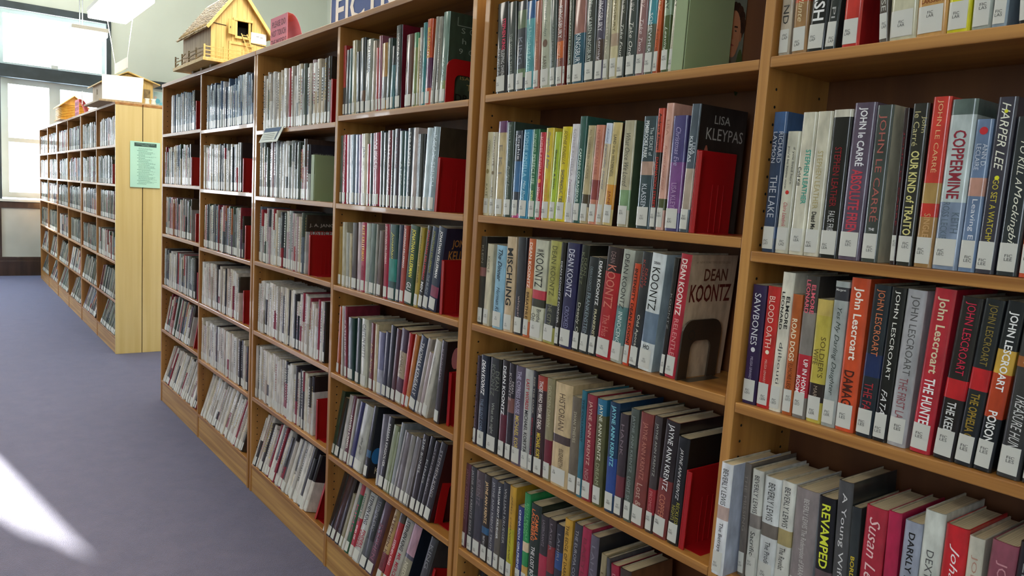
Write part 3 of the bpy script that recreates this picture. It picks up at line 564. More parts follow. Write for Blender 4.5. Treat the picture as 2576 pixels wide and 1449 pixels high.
3.2160,0.003,0.256,0.0539|2c4a4c;2a8078@.45-.75|Jonathan,d8d060,.1,.35,.4i
3.2735,0.038,0.258,0.0254|30344c|
3.2994,0.058,0.258,0.0306|a04038|JONATHAN KELLERMAN,e8e0e0,.04,.5,.42b
3.3306,0.106,0.260,0.0573|24402c|JONATHAN KELLERMAN,e0d848,.05,.6,.5b;GU,d8d8d8,.72,.1,.5b
3.3966,0.098,0.258,0.0261|a89038|JONATHAN KELLER,5a4a20,.1,.6,.4
3.4233,0.167,0.267,0.0283|2c2828|JONATHAN KELLERMAN,c02830,.05,.6,.5b;MIN,d8d8d8,.68,.12,.5b
3.4522,0.173,0.266,0.0354|303a50|JONATHAN KELLERMAN,8a8a38,.05,.5,.42b;THE MURDE,808890,.58,.24,.4b
3.4881,0.174,0.267,0.0444|2c3248;8a4058@.7-.83|JONATHAN KELLERMAN,e8e8e8,.05,.55,.42b|F=262438|c=jona
R C4 0.7930 0.012 KEN 0.000
2.8221,0.057,0.263,0.0252|a85020|
2.8667,-0.015,0.268,0.0141|b8b0a8|
2.8979,-0.076,0.269,0.0233|7a2838|KATHERINE,d8c0c0,.2,.5,.5
2.9219,-0.029,0.234,0.0514|26403c|
2.9866,0.027,0.244,0.0367|303c38|
3.0307,-0.001,0.248,0.0514|b8b8a8|CAITLIN KITTY,555550,.08,.5,.5
3.0997,0.030,0.243,0.0314|6a2820|Lily King,c0a060,.3,.45,.5i
3.1362,0.011,0.244,0.0233|c0b090|
3.1601,0.026,0.222,0.0393|707090;9898a8@.6-1|
3.2001,0.076,0.230,0.0322|28283a|
3.2328,0.082,0.259,0.0332|1c1c1e|
3.2666,0.110,0.254,0.0298|4c2428|
3.2970,0.125,0.260,0.0453|a89478;3a2030@0-.3;4a2030@.65-.84|CANALAS,6a5a40,.3,.3,.4
3.3429,0.147,0.254,0.0221|a82420|
3.3657,0.218,0.258,0.0254|b06a28|
3.3917,0.260,0.261,0.0437|2c3444|THOMAS KENEALLY,d8d8d8,.08,.72,.45
3.4360,0.266,0.264,0.0213|9a9088|
3.4585,0.263,0.220,0.0191|a89898|
3.4782,0.270,0.267,0.0330|bcb8ac|Kennedy,888880,.2,.4,.3i
3.5522,0.118,0.266,0.0294|30282a|KENNEDY,908088,.1,.4,.3|F=241c1e|c=pink
R C5 0.4650 0.012 KIM 0.157
2.7918,-0.000,0.253,0.0325|2c3c2c|
2.8249,0.017,0.233,0.0401|1e201e|
2.8717,-0.009,0.253,0.0319|b0aca8|
2.9084,-0.025,0.258,0.0319|5a2834|HAVEN KIMMEL,d8d0c8,.3,.5,.5b
2.9430,-0.034,0.252,0.0151|b8b4b0|
2.9586,0.027,0.250,0.0330|2c2c5c|
2.9923,0.036,0.250,0.0713|a8a8a0|the gull,444440,.5,.25,.3i
3.0801,-0.028,0.260,0.0309|1c1c20;2a5a80@.62-.72||F=20242a|c=swirl
3.1849,-0.136,0.250,0.0113|a8a4b4|
3.1968,-0.025,0.252,0.0405|222022|BARBARA KINGSOLVER,c8c8c8,.1,.6,.4b
3.2379,-0.003,0.234,0.0310|8c9478|
3.2695,0.023,0.217,0.0106|8c9478|
3.2865,-0.004,0.254,0.0190|8c9094|
3.3061,0.055,0.236,0.0091|a8a4a8|
3.3216,0.030,0.232,0.0313|6c6468|
3.3555,0.022,0.232,0.0262|888480|
3.3823,0.055,0.236,0.0258|787478|
3.4087,0.058,0.232,0.0081|6c6464|
3.4253,0.024,0.255,0.0342|2c2426|THE BONES,c8c8c8,.05,.45,.34
3.4602,0.065,0.260,0.0270|1e1c1e|KING,a0a0a0,.3,.3,.4
3.4878,0.088,0.254,0.0265|262022|STEPHEN KING,888088,.1,.6,.36
3.5149,0.102,0.260,0.0381|241e20|STEPHEN KING,a8a0a0,.1,.6,.36|F=3a1418
R C6 0.1340 0.000 KIN 0.279
2.7669,0.017,0.253,0.0299|2c2c34|KING,888890,.3,.4,.4
2.7997,0.008,0.257,0.0404|2a2426|
2.8407,0.017,0.261,0.0342|4a3438|
2.8820,-0.007,0.262,0.0349|342a2c|
2.9201,-0.020,0.208,0.0252|8c8468|
2.9477,-0.028,0.259,0.0212|c0b8b0|
2.9695,-0.028,0.261,0.0314|2c5838;a83040@0-.15|KING,c04050,.3,.4,.4
3.0070,-0.049,0.263,0.0309|b8b0a8;b03040@.45-.85|STEPHEN KING,2a6a48,.1,.4,.42b;END OF,f0e0e0,.56,.2,.36b
3.0385,0.004,0.257,0.0514|b8b8b4|STEPHEN KING,1a1a1a,.04,.42,.5b;FINDERS,a02030,.54,.25,.42b,.18;KEEPERS,a02030,.56,.25,.3b,-.25
3.0975,0.001,0.259,0.0514|2e3032;4a4c50@.6-.83|STEPHEN KING,999999,.05,.42,.42
3.1497,0.011,0.259,0.0525|4c2c38|STEPHEN,8a5060,.3,.5,.45|F=8a5a40
3.2277,0.011,0.259,0.0369|b0905c;7a2a30@.6-.85|STEPHEN KING,5a3020,.08,.72,.45
3.2720,-0.015,0.259,0.0355|a82428;4a4038@0-.12|STEPHEN KING,e8c0c0,.36,.34,.4b
3.3081,0.016,0.258,0.0514|a8a49c|STEPHEN KING,222222,.03,.4,.46b;MR. MERCED,a02838,.47,.37,.42b
3.3609,0.023,0.258,0.0526|4c4858;b08898@0-.4;8a8470@.45-.8|NEEDFUL,c8c0a8,.5,.3,.4b|F=1c2430
3.4759,0.017,0.256,0.0444|38383a|KING,888888,.1,.3,.4
"""
BD = 0.155
def spine_y(x, t):
    b = min(0.14 * t, 0.0042); q = min(abs(2 * x / t - 1), 1.0)
    return b * q ** 6
def book_meshes(h, t, cols, front, bd):
    """cols: (hex, bands). Cover = spine + two boards in one shell; pages set in from it"""
    base, bands = cols; cut = {0.0, h}
    for (f0, f1, c) in bands: cut |= {round(h * (1 - f0), 5), round(h * (1 - f1), 5)}
    zs = sorted(z for z in cut if 0 <= z <= h)
    def colour(z):
        for (f0, f1, c) in reversed(bands):
            if h * (1 - f1) - 1e-6 <= z <= h * (1 - f0) + 1e-6: return c
        return base
    tb = min(0.0022, t * 0.2); Q = [0, 0.025, 0.06, 0.11, 0.2, 0.5, 0.8, 0.89, 0.94, 0.975, 1.0]
    outer = [(0, bd)] + [(t * q, spine_y(t * q, t)) for q in Q] + [(t, bd)]
    inner = [(tb, bd)] + [(tb + (t - 2 * tb) * q, spine_y(t * q, t) + 0.003) for q in Q] + [(t - tb, bd)]
    n = len(outer); mb = MB()
    for k in range(len(zs) - 1):
        z0, z1 = zs[k], zs[k + 1]; c = colour((z0 + z1) / 2)
        vs = [(x, y, z0) for x, y in outer] + [(x, y, z1) for x, y in outer]
        mb.add(vs, [(i, i + 1, n + i + 1, n + i) for i in range(1, n - 2)], c, True)
        mb.add(vs, [(0, 1, n + 1, n)], base, False); mb.add(vs, [(n - 2, n - 1, 2 * n - 1, 2 * n - 2)], front or c, False)
    for z, s in ((0, 1), (h, -1)):
        vs = [(x, y, z) for x, y in outer] + [(x, y, z) for x, y in inner]
        fs = [(i, n + i, n + i + 1, i + 1) if s > 0 else (i, i + 1, n + i + 1, n + i) for i in range(n - 1)]
        mb.add(vs, fs, base)
    vs = [(x, y, 0) for x, y in inner] + [(x, y, h) for x, y in inner]
    mb.add(vs, [(n + i, n + i + 1, i + 1, i) for i in range(n - 1)], lin('c8bfa8'))
    mb.add([(0, bd, 0), (tb, bd, 0), (tb, bd, h), (0, bd, h), (t - tb, bd, 0), (t, bd, 0), (t, bd, h), (t - tb, bd, h)], [(1, 0, 3, 2), (5, 4, 7, 6)], base)
    pg = MB(); y0 = min(0.14 * t, 0.0042) + 0.0035
    pg.box(tb + 0.0004, t - tb - 0.0004, y0, bd - 0.005, 0.003, h - 0.0035)
    return mb, pg
def label_mesh(t, z0, z1):
    mb = MB(); xs = [t * q for q in (0.05, 0.08, 0.12, 0.2, 0.5, 0.8, 0.88)]; N = 6
    vs = [(x, spine_y(x, t) - 0.0010, z) for z in (z0, z1) for x in xs]
    mb.add(vs, [(i, i + 1, N + 2 + i, N + 1 + i) for i in range(N)], None, True); return mb
NAMES = [('black', '141414'), ('charcoal', '333336'), ('grey', '7c7c7c'), ('pale grey', 'b4b4b0'), ('cream', 'd0c8b0'), ('white', 'e2e2e4'), ('tan', 'b49468'), ('brown', '5c3a28'), ('dark brown', '30201a'),
         ('red', 'b82828'), ('maroon', '6a2030'), ('pink', 'c88a98'), ('orange', 'c8602c'), ('yellow', 'd4c020'), ('olive', '6a6a40'), ('gold', 'c0983c'), ('green', '3a7a50'), ('dark green', '283c30'),
         ('lime', 'a8c030'), ('teal', '2c7480'), ('light blue', '86b0cc'), ('blue', '3070a8'), ('navy', '20284c'), ('purple', '5c4878'), ('slate', '505c64'), ('mauve', '8a7080'), ('crimson', 'a02044'), ('sage', '8a9a7c')]
def colour_name(c):
    return min(NAMES, key=lambda n: sum((a ** 0.5 - b ** 0.5) ** 2 for a, b in zip(lin(n[1])[:3], c[:3])))[0]
ORD = ['first', 'second', 'third', 'fourth', 'fifth', 'sixth', 'seventh', 'eighth', 'ninth', 'tenth', 'eleventh', 'twelfth', 'thirteenth', 'fourteenth', 'fifteenth', 'sixteenth', 'seventeenth', 'eighteenth', 'nineteenth', 'twentieth', 'twenty-first', 'twenty-second', 'twenty-third', 'twenty-fourth', 'twenty-fifth']
BAYN = {'A': 'rightmost bay', 'B': 'bay second from right', 'C': 'bay third from right'}

def cover_art(kind, root, t, h, bd):
    mb = MB(); x = t + 0.0004
    def poly(pts, c): mb.add([(x, y, z) for y, z in pts], [tuple(range(len(pts)))], lin(c))
    def ell(cy, cz, ry, rz, c, n=14, dx=0.0): mb.add([(x + dx, cy + ry * math.cos(2 * math.pi * i / n), cz + rz * math.sin(2 * math.pi * i / n)) for i in range(n)], [tuple(range(n))], lin(c))
    def txt(s, y, z, L, H, c, st=''): flat_text(mb, s, st, (x, y, z), (0, 1, 0), (0, 0, 1), L, H, lin(c))
    if kind == 'kleypas':
        txt('LISA', 0.048, h - 0.035, 0.05, 0.017, 'a8a8a4'); txt('KLEYPAS', 0.026, h - 0.068, 0.118, 0.024, 'a8a8a4'); ell(0.062, 0.155, 0.009, 0.013, 'a87860')
        ell(0.03, 0.14, 0.008, 0.04, '9a5848'); ell(0.075, 0.13, 0.02, 0.02, '4a2c28')
    elif kind == 'koontz':
        txt('#1 NEW YORK TIMES BESTSELLING', 0.02, h - 0.018, 0.11, 0.005, '8a7860'); txt('DEAN', 0.05, h - 0.055, 0.075, 0.026, '5c3020', 'b'); txt('KOONTZ', 0.012, h - 0.10, 0.132, 0.038, '581c12', 'b')
    elif kind == 'drea':
        for (y, z, s) in ((0.045, 0.21, 'S'), (0.075, 0.21, 'O'), (0.05, 0.18, 'h'), (0.04, 0.15, '9'), (0.075, 0.15, 'C')): txt(s, y, z, 0.014, 0.016, '8a988a')
        txt('DREA', 0.036, 0.010, 0.09, 0.022, '101010', 'b'); txt('ISAR', 0.05, 0.075, 0.05, 0.01, '9a8a50'); txt('T', 0.075, 0.045, 0.015, 0.018, '9a8a50')
        poly([(0.03, h - 0.035), (0.032, h - 0.035), (0.032, h - 0.012), (0.03, h - 0.012)], '8a988a'); poly([(0.03, h - 0.037), (0.12, h - 0.037), (0.12, h - 0.035), (0.03, h - 0.035)], '8a988a')
    elif kind == 'jona':
        txt('JONATHAN', 0.03, h - 0.065, 0.12, 0.03, 'b07838', 'b'); txt('KELLERMAN', 0.022, h - 0.10, 0.13, 0.03, 'b07838', 'b')
    elif kind == 'pink':
        ell(0.04, h - 0.055, 0.016, 0.035, 'c07878'); ell(0.06, h - 0.07, 0.016, 0.02, 'c07878', dx=0.0002)
    elif kind == 'swirl':
        ell(0.03, 0.08, 0.022, 0.03, '2a6aa0'); txt('K', 0.03, 0.015, 0.018, 0.024, 'c8c0a0')
        for (cy, cz, r) in ((0.06, 0.2, 0.012), (0.055, 0.15, 0.015), (0.06, 0.11, 0.01)):
            for i in range(20):
                a0, a1 = i * 0.3, (i + 1) * 0.3
                mb.add([(x, cy + rr * math.cos(a), cz + rr * math.sin(a)) for (rr, a) in ((r, a0), (r, a1), (r * 0.88, a1), (r * 0.88, a0))], [(0, 1, 2, 3)], lin('b0b0b4'))
    elif kind == 'portrait':
        y0, y1 = 0.115, 0.183
        poly([(y0, 0.0), (y1, 0.0), (y1, 0.235), (y0, 0.235)], '7c8478'); poly([(y0, 0.18), (y1, 0.175), (y1, 0.235), (y0, 0.235)], '40607a')
        cy = 0.147
        ell(0.175, 0.02, 0.012, 0.05, '4c5c34', dx=0.0001)
        poly([(cy - 0.012, 0.0), (cy + 0.020, 0.0), (cy + 0.017, 0.07), (cy - 0.010, 0.07)], 'a46c4c')                                       # neck
        for k in range(9):                                                                                                               # curls of hair
            a = math.radians(150 - k * 24); ell(cy + 0.004 + 0.024 * math.cos(a), 0.122 + 0.030 * math.sin(a), 0.0095, 0.0125, '35231a' if k % 2 else '402a1e', 12, 0.0002 + 0.00002 * k)
        ell(cy, 0.100, 0.0225, 0.046, 'c08662', 22, 0.0005); ell(cy - 0.001, 0.074, 0.0165, 0.026, 'bc8260', 18, 0.0006)                     # face, jaw
        ell(cy + 0.0235, 0.094, 0.0035, 0.0095, 'b07654', dx=0.0007)                                                                       # ear
        poly([(cy - 0.022, 0.128), (cy + 0.02, 0.130), (cy + 0.012, 0.143), (cy - 0.014, 0.143)], '3a271c')
        for s in (-1, 1):
            e = cy - 0.004 + s * 0.0095; sx = 1.0 if s > 0 else 0.8
            mb.add([(x + 0.0009, e + 0.0045 * sx * math.cos(q * math.pi / 5), 0.104 + 0.0019 * math.sin(q * math.pi / 5)) for q in range(10)], [tuple(range(10))], lin('8a6a58'))
            mb.add([(x + 0.0011, e + 0.0017 * math.cos(q * math.pi / 4), 0.104 + 0.0017 * math.sin(q * math.pi / 4)) for q in range(8)], [tuple(range(8))], lin('241a14'))
            mb.add([(x + 0.0010, e + u, v) for u, v in ((-0.006, 0.1105), (0.006, 0.1115), (0.0055, 0.1145), (-0.005, 0.1140))], [(0, 1, 2, 3)], lin('3c281c'))
        mb.add([(x + 0.0009, cy - 0.0045 + u, v) for u, v in ((-0.001, 0.104), (0.002, 0.104), (0.0045, 0.086), (-0.0040, 0.086))], [(0, 1, 2, 3)], lin('b0744f'))
        ell(cy - 0.004, 0.0735, 0.0075, 0.0022, '9c5044', dx=0.0010)
    if mb.v: mb.build('front_cover_print', PRINT, root)

LAST = {}
def make_books():
    bd = BD; row = None; idx = 0
    for line in DATA.strip().split('\n'):
        if line.startswith('R '):
            a = line.split(); row = a[1]; Z = float(a[2]); Y = float(a[3]); lab = a[4]; A = float(a[5]); idx = 0; continue
        f = line.split('|'); X, s, h, t = [float(v) for v in f[0].split(',')]
        cs = f[1].split(';'); base = lin(cs[0]); bands = []
        for c in cs[1:]:
            hx, rg = c.split('@'); p, q = rg.split('-'); bands.append((float(p), float(q), lin(hx)))
        opt = dict(g.split('=', 1) for g in f[3:] if '=' in g)
        phi = math.atan(s); M = Matrix.Rotation(-A, 4, 'X') @ Matrix.Rotation(phi, 4, 'Y')
        rise = max(0.0, t * math.sin(phi)) + 0.0004
        root = empty('book', (X, Y + rise * math.sin(A), Z + rise * math.cos(A))); root.rotation_euler = M.to_euler()
        if phi < 0: pass
        fr = lin(opt['F']) if 'F' in opt else None
        rnd = random.Random(row + str(idx)); d = bd - rnd.uniform(0, 0.018)
        if 'c' in opt: d = 0.153
        if opt.get('c') == 'portrait': d = 0.183
        if 'y' in opt: root.location.y = float(opt['y'])
        cov, pg = book_meshes(h, t, (base, bands), fr, d)
        cov.build('cover', JACKET, root); pg.build('pages', PAGES, root)
        lz0, lz1 = 0.006, 0.047
        if row[0] == 'C': lz1 = 0.042
        label_mesh(t, lz0, lz1).build('spine_label', LABEL, root)
        ink = MB(); inkc = None
        if f[2]:
            for tk in f[2].split(';'):
                p = tk.split(','); hor = p[0].startswith('H:'); word = p[0][2:] if hor else p[0]; c = lin(p[1]); inkc = inkc or c; st = float(p[2])
                ln = float(p[3]); 
                if hor:
                    L = ln * t * 0.85; vs, fs, x0, x1, y0, y1 = text_shape(word, 'b'); H = L * (y1 - y0) / (x1 - x0) * 1.15
                    n0 = len(ink.v); flat_text(ink, word, 'b', (t / 2 - L / 2, 0, h * (1 - st) - H), (1, 0, 0), (0, 0, 1), L, H, c)
                else:
                    ws = p[4] if len(p) > 4 else '.4'; sty = ''.join(ch for ch in ws if ch.isalpha()); wd = float(''.join(ch for ch in ws if not ch.isalpha()) or '.4')
                    off = float(p[5]) if len(p) > 5 else 0.0
                    H = wd * t; xc = t * (0.5 + off); n0 = len(ink.v)
                    flat_text(ink, word, sty, (xc - H / 2, 0, h * (1 - st)), (0, 0, -1), (1, 0, 0), ln * h, H, c)
                for i in range(n0, len(ink.v)):
                    x, y, z = ink.v[i]; xx = min(max(x, 0.0005), t - 0.0005); ink.v[i] = (x, spine_y(xx, t) - 0.0006, z)
        if 'd' in opt:
            for dd in opt['d'].split(';'):
                c, p, sz = dd.split(','); r = float(sz) * t / 2; zc = h * (1 - float(p)) - r; n = 12
                ink.add([(t * 0.52 + r * math.cos(2 * math.pi * i / n), spine_y(t / 2, t) - 0.0007, zc + r * math.sin(2 * math.pi * i / n)) for i in range(n)], [tuple(range(n))], lin(c))
        if ink.v: ink.build('spine_lettering', INK, root)
        if row[0] in 'AB':
            lt = MB(); word = 'FIC\n' + (opt.get('l') or lab); H = 0.0095; L = min(0.0105, t * 0.5)
            off = rnd.choice((0.18, 0.25, 0.35)) * t
            flat_text(lt, word, '', (off, 0, rnd.uniform(0.012, 0.030)), (1, 0, 0), (0, 0, 1), L, H, lin('3a3a3a'))
            for i in range(len(lt.v)):
                x, y, z = lt.v[i]; lt.v[i] = (x, spine_y(min(max(x, 0), t), t) - 0.0014, z)
            lt.build('label_text', INK, root)
        if 'c' in opt: cover_art(opt['c'], root, t, h, d)
        nm = colour_name(base); let = ('%s lettering, ' % colour_name(inkc)) if inkc else ''
        tag(root, '%s book, %s%s from left, %s shelf, %s' % (nm, let, ORD[idx].replace('-', ' '), ROWNAMES[int(row[1]) - 1], BAYN[row[0]]), 'book', 'library books in the %s' % BAYN[row[0]])
        idx += 1; LAST[row] = (X + t, s, Y, Z, A, h)
make_books()

# ------------------------------------------------------------------ bookends
def bookend(x, y, z, h, style, label, tilt=0.0, s=0.0):
    root = empty('bookend', (x, y, z + 0.0003)); root.rotation_euler = (Matrix.Rotation(-tilt, 4, 'X') @ Matrix.Rotation(math.atan(s), 4, 'Y')).to_euler()
    tag(root, label, 'bookend', 'bookends holding up the book rows')
    d = 0.125
    if style == 'block':
        MB().box(0, 0.003, 0, 0.140, 0, h).build('plate', SAGE, root, 0.001)
        MB().box(-0.031, 0.0, -0.003, 0, 0, h).build('front_flange', SAGE, root, 0.001)
        MB().box(0.003, 0.040, 0.01, 0.130, 0, 0.002).build('foot', SAGE, root)
        return root
    m = BRONZE if style == 'bronze' else RED; T = 0.004; mb = MB()
    if style in ('bronze', 'arch'):
        r = 0.030; leg = 0.030
        out = [(0, 0)] + [(r - r * math.cos(a), h - r + r * math.sin(a)) for a in [i * math.pi / 12 for i in range(7)]] + [(d - r + r * math.sin(a), h - r + r * math.cos(a)) for a in [i * math.pi / 12 for i in range(7)]] + [(d, 0)]
        ri = 0.018; i0, i1, ih = leg, d - leg, h - 0.045
        inn = [(i1, 0)] + [(i1 - ri + ri * math.cos(a), ih - ri + ri * math.sin(a)) for a in [i * math.pi / 12 for i in range(7)]] + [(i0 + ri - ri * math.sin(a), ih - ri + ri * math.cos(a)) for a in [i * math.pi / 12 for i in range(7)]] + [(i0, 0)]
        # build as a strip between outer and inner contour
        import itertools
        n = len(out); inr = list(reversed(inn)); vs = [(0, u, v) for u, v in out] + [(0, u, v) for u, v in inr] + [(T, u, v) for u, v in out] + [(T, u, v) for u, v in inr]
        for k in range(n - 1):
            mb.add([vs[k], vs[k + 1], vs[n + k + 1], vs[n + k]], [(0, 1, 2, 3)]); mb.add([vs[2 * n + k], vs[2 * n + k + 1], vs[3 * n + k + 1], vs[3 * n + k]], [(3, 2, 1, 0)])
            mb.add([vs[k], vs[k + 1], vs[2 * n + k + 1], vs[2 * n + k]], [(3, 2, 1, 0)]); mb.add([vs[n + k], vs[n + k + 1], vs[3 * n + k + 1], vs[3 * n + k]], [(0, 1, 2, 3)])
        mb.build('plate', m, root)
        if style == 'bronze':
            rg = MB()
            for i in range(16):
                a0, a1 = i * math.pi / 8, (i + 1) * math.pi / 8
                rg.add([(T + 0.0006, 0.028 + q * math.cos(a), h - 0.032 + q * math.sin(a)) for (q, a) in ((0.010, a0), (0.010, a1), (0.0085, a1), (0.0085, a0))], [(0, 1, 2, 3)])
            rg.build('embossed_ring', METAL, root)
    else:
        mb.box(0, T, 0, d, 0, h).build('plate', m, root, 0.0015)
        MB().box(T, T + 0.010, 0, 0.004, 0, h * 0.985).build('front_flange', m, root, 0.0012)
        rb = MB()
        for yy in (0.055, 0.073, 0.091): rb.box(T, T + 0.0012, yy, yy + 0.003, 0, h * 0.6)
        rb.build('pressed_rib', m, root)
    MB().prism([(T, 0.012), (0.062, 0.012), (0.075, 0.03), (0.075, d - 0.03), (0.062, d - 0.012), (T, d - 0.012)], 'z', 0.0, 0.0016).build('foot', m, root)
    return root
for row, st, h, y, lb in [('B1', 'block', 0.170, 0.008, 'sage green metal bookend on the top shelf of the bay second from right'),
                       ('B2', 'red', 0.168, 0.012, 'red metal bookend on the second shelf of the bay second from right'),
                       ('B3', 'bronze', 0.128, 0.010, 'dark bronze arched bookend with a round emboss on the third shelf'),
                       ('B4', 'red', 0.172, 0.012, 'red metal bookend on the fourth shelf of the bay second from right'),
                       ('C1', 'arch', 0.132, 0.010, 'bright red arched bookend on the top shelf, bay third from right'),
                       ('C2', 'red', 0.167, 0.012, 'red metal bookend on the second shelf, bay third from right'),
                       ('C3', 'red', 0.167, 0.012, 'red metal bookend on the third shelf, bay third from right'),
                       ('C4', 'red', 0.169, 0.030, 'red metal bookend on the fourth shelf, bay third from right'),
                       ('C5', 'arch', 0.175, 0.030, 'red arched bookend on the fifth shelf, bay third from right'),
                       ('C6', 'red', 0.168, 0.012, 'red metal bookend on the bottom shelf, bay third from right')]:
    X, s, Y, Z, A, bh = LAST[row]
    off = max(s, 0) * h * 0.9 if row in ('C3', 'C4') else max(s, 0) * 0.05
    bookend(X + 0.0015 + off, y, Z - math.tan(A) * (y - Y) * 1.0, h, st, lb, A, 0.0 if row in ('C3',) else min(s, 0.02) if s > 0.09 else s * 0.9)

# ------------------------------------------------------------------ the far rows: too many to build singly
PAL = {'cool': ['c8d4dc', 'a8b8c8', '90a4b8', '6c84a0', '4c6488', 'd8e0e4', '2c3c58', 'b8c4d0', '8c9cb0', 'd0d0d8'],  # cool, pale and white sets lightened: window glare put into spine colours
       'pale': ['d8d8d8', 'c0c4c4', 'a8b0b4', '8c9498', '40444c', 'e4e4e4', 'b0a8a0', '2c3038', 'c8bca8', '9c2c38', '6c7888', 'd4d0c4', '48544c', 'b8a0a8'],
       'mixed': ['b8b8b4', '8c8c8c', '50545c', '303440', '7c2430', 'c8c0a8', '5c6c84', 'd4d4d0', '9c5a38', '3c4c40', 'a8a4a0', '6a5a70', '24242a', 'b07c80'],
       'white': ['e8e4e0', 'd8d4d0', 'c8c4c0', 'e0dcd8', 'b8b0a8', '38343c', 'd0c8c0', '8c2c40', 'c8b8b0', '26262e', 'e4e4e4', 'dcd4c4'],
       'green': ['4c5a50', '5c6a60', '3a443e', '6c7064', '80806f', '545c54', '303838', '6a5444', '60262c', '8c8c80', '242c30', '746a5c']}
stuff = MB(); stuff_p = MB(); stuff_l = MB()
def far_row(x0, x1, z, pal, A=0.0, s=0.0, hm=0.24, seed=0, rmin=0.016, rmax=0.036, y0=0.010, depth=BD):
    R = random.Random(seed); x = x0; n = 0; h0 = hm
    rot = Matrix.Rotation(-A, 4, 'X')
    while True:
        t = R.uniform(rmin, rmax); last = x + t + rmax > x1
        if x + t > x1: break
        h = h0 + R.choice((-0.028, -0.012, 0, 0.004, 0.008, 0.01, 0.012)) + R.uniform(-0.003, 0.003)
        ss = s + R.uniform(-0.008, 0.008); phi = math.atan(ss); yo = y0 + R.uniform(-0.003, 0.006)
        M = Matrix.Translation((x, yo, z + 0.0005 + max(0, t * math.sin(phi)))) @ rot @ Matrix.Rotation(phi, 4, 'Y')
        base = lin(R.choice(['2a2420', '3a342c', '241e22', '4a3a34', '30303a']) if last else R.choice(PAL[pal])); band = lin(R.choice(PAL[pal])) if R.random() < 0.45 else base
        zc = h * R.uniform(0.35, 0.75)
        d = depth - R.uniform(0, 0.02); b = min(0.2 * t, 0.005); t2 = t - 0.0006
        prof = [(0, d), (0, b), (t2 * 0.08, b * 0.3), (t2 * 0.5, 0), (t2 * 0.92, b * 0.3), (t2, b), (t2, d)]
        k = len(prof)
        for (za, zb, c) in ((0, zc, band), (zc, h, base)):
            vs = [M @ Vector((px, py, zz_)) for zz_ in (za, zb) for px, py in prof]
            stuff.add(vs, [(i, i + 1, k + i + 1, k + i) for i in range(1, k - 2)], c, True); stuff.add(vs, [(0, 1, k + 1, k), (k - 2, k - 1, 2 * k - 1, 2 * k - 2)], c)
        # board tops and the page block between them
        for (xa, xb, c) in ((0, 0.002, base), (t2 - 0.002, t2, base)):
            stuff.add([M @ Vector(p) for p in ((xa, b, h), (xb, b, h), (xb, d, h), (xa, d, h))], [(0, 1, 2, 3)], c)
        stuff.add([M @ Vector(p) for p in ((0, b, h), (t2 * 0.12, b * 0.3, h), (t2 * 0.5, 0, h), (t2 * 0.88, b * 0.3, h), (t2, b, h), (t2, 0.009, h), (0, 0.009, h))], [(0, 1, 2, 3, 4, 5, 6)], base)
        stuff_p.add([M @ Vector(p) for p in ((0.002, 0.009, h - 0.004), (t2 - 0.002, 0.009, h - 0.004), (t2 - 0.002, d - 0.004, h - 0.004), (0.002, d - 0.004, h - 0.004))], [(0, 1, 2, 3)])
        stuff_l.add([M @ Vector((px, py - 0.0005, zz_)) for zz_ in (0.006, 0.045) for px, py in ((t2 * 0.08, b * 0.3), (t2 * 0.5, 0), (t2 * 0.90, b * 0.3))], [(0, 1, 4, 3), (1, 2, 5, 4)], None, True)
        if R.random() < 0.75:   # a line of print down the spine
            c = lin(R.choice(['d8d8d8', '202020', 'b8a050', '8a2830', 'e8e8e8'])); za = h * R.uniform(0.82, 0.95); w_ = t2 * R.uniform(0.2, 0.34)
            while za > h * R.uniform(0.3, 0.4):
                ln = R.uniform(0.004, 0.009)
                stuff.add([M @ Vector(p) for p in ((t2 * 0.5 - w_ / 2, -0.0007 + 0.0003, za - ln), (t2 * 0.5 + w_ / 2, -0.0004, za - ln), (t2 * 0.5 + w_ / 2, -0.0004, za), (t2 * 0.5 - w_ / 2, -0.0004, za))], [(0, 1, 2, 3)], c)
                za -= ln + R.uniform(0.003, 0.006)
        nh = t * max(0.0, 1.0); x += t + (t * (1 / math.cos(phi) - 1)); n += 1
    return x
def bx(i):      # inner edges of bay i of the main run
    l = i * W + (GAP / 2 + BT if i % 2 == 0 else BT / 2); r = (i + 1) * W - (BT / 2 if i % 2 == 0 else GAP / 2 + BT); return l, r
FARSPEC = [  # bay, row, x start, x end, palette, lean, height, bookend x or None
    (2, 0, 1.925, 2.690, 'pale', -0.02, 0.245, 2.695), (2, 1, 1.900, 2.500, 'pale', -0.01, 0.240, -2.560), (2, 2, 1.895, 2.500, 'pale', 0.02, 0.245, 2.515),
    (2, 3, 1.905, 2.720, 'white', 0.03, 0.240, None), (2, 4, 1.900, 2.600, 'white', 0.02, 0.245, 2.640), (2, 5, 1.900, 2.590, 'white', 0.0, 0.245, 2.640),
    (1, 0, 0.985, 1.810, 'cool', -0.02, 0.235, None), (1, 1, 0.955, 1.640, 'pale', -0.02, 0.235, 1.650), (1, 2, 0.950, 1.690, 'mixed', 0.01, 0.240, 1.700),
    (1, 3, 0.955, 1.640, 'white', 0.03, 0.240, 1.685), (1, 4, 0.950, 1.800, 'white', 0.02, 0.235, None), (1, 5, 0.960, 1.740, 'white', 0.02, 0.245, 1.780),
    (0, 0, 0.190, 0.770, 'cool', -0.01, 0.225, 0.775), (0, 1, 0.045, 0.670, 'mixed', -0.01, 0.235, 0.690), (0, 2, 0.045, 0.740, 'mixed', 0.02, 0.235, 0.790),
    (0, 3, 0.045, 0.790, 'pale', 0.05, 0.235, 0.835), (0, 4, 0.060, 0.700, 'mixed', 0.03, 0.240, 0.740), (0, 5, 0.060, 0.860, 'white', 0.03, 0.245, None)]
BN = ['leftmost bay of the near run', 'second bay from left of the near run', 'third bay from left of the near run']
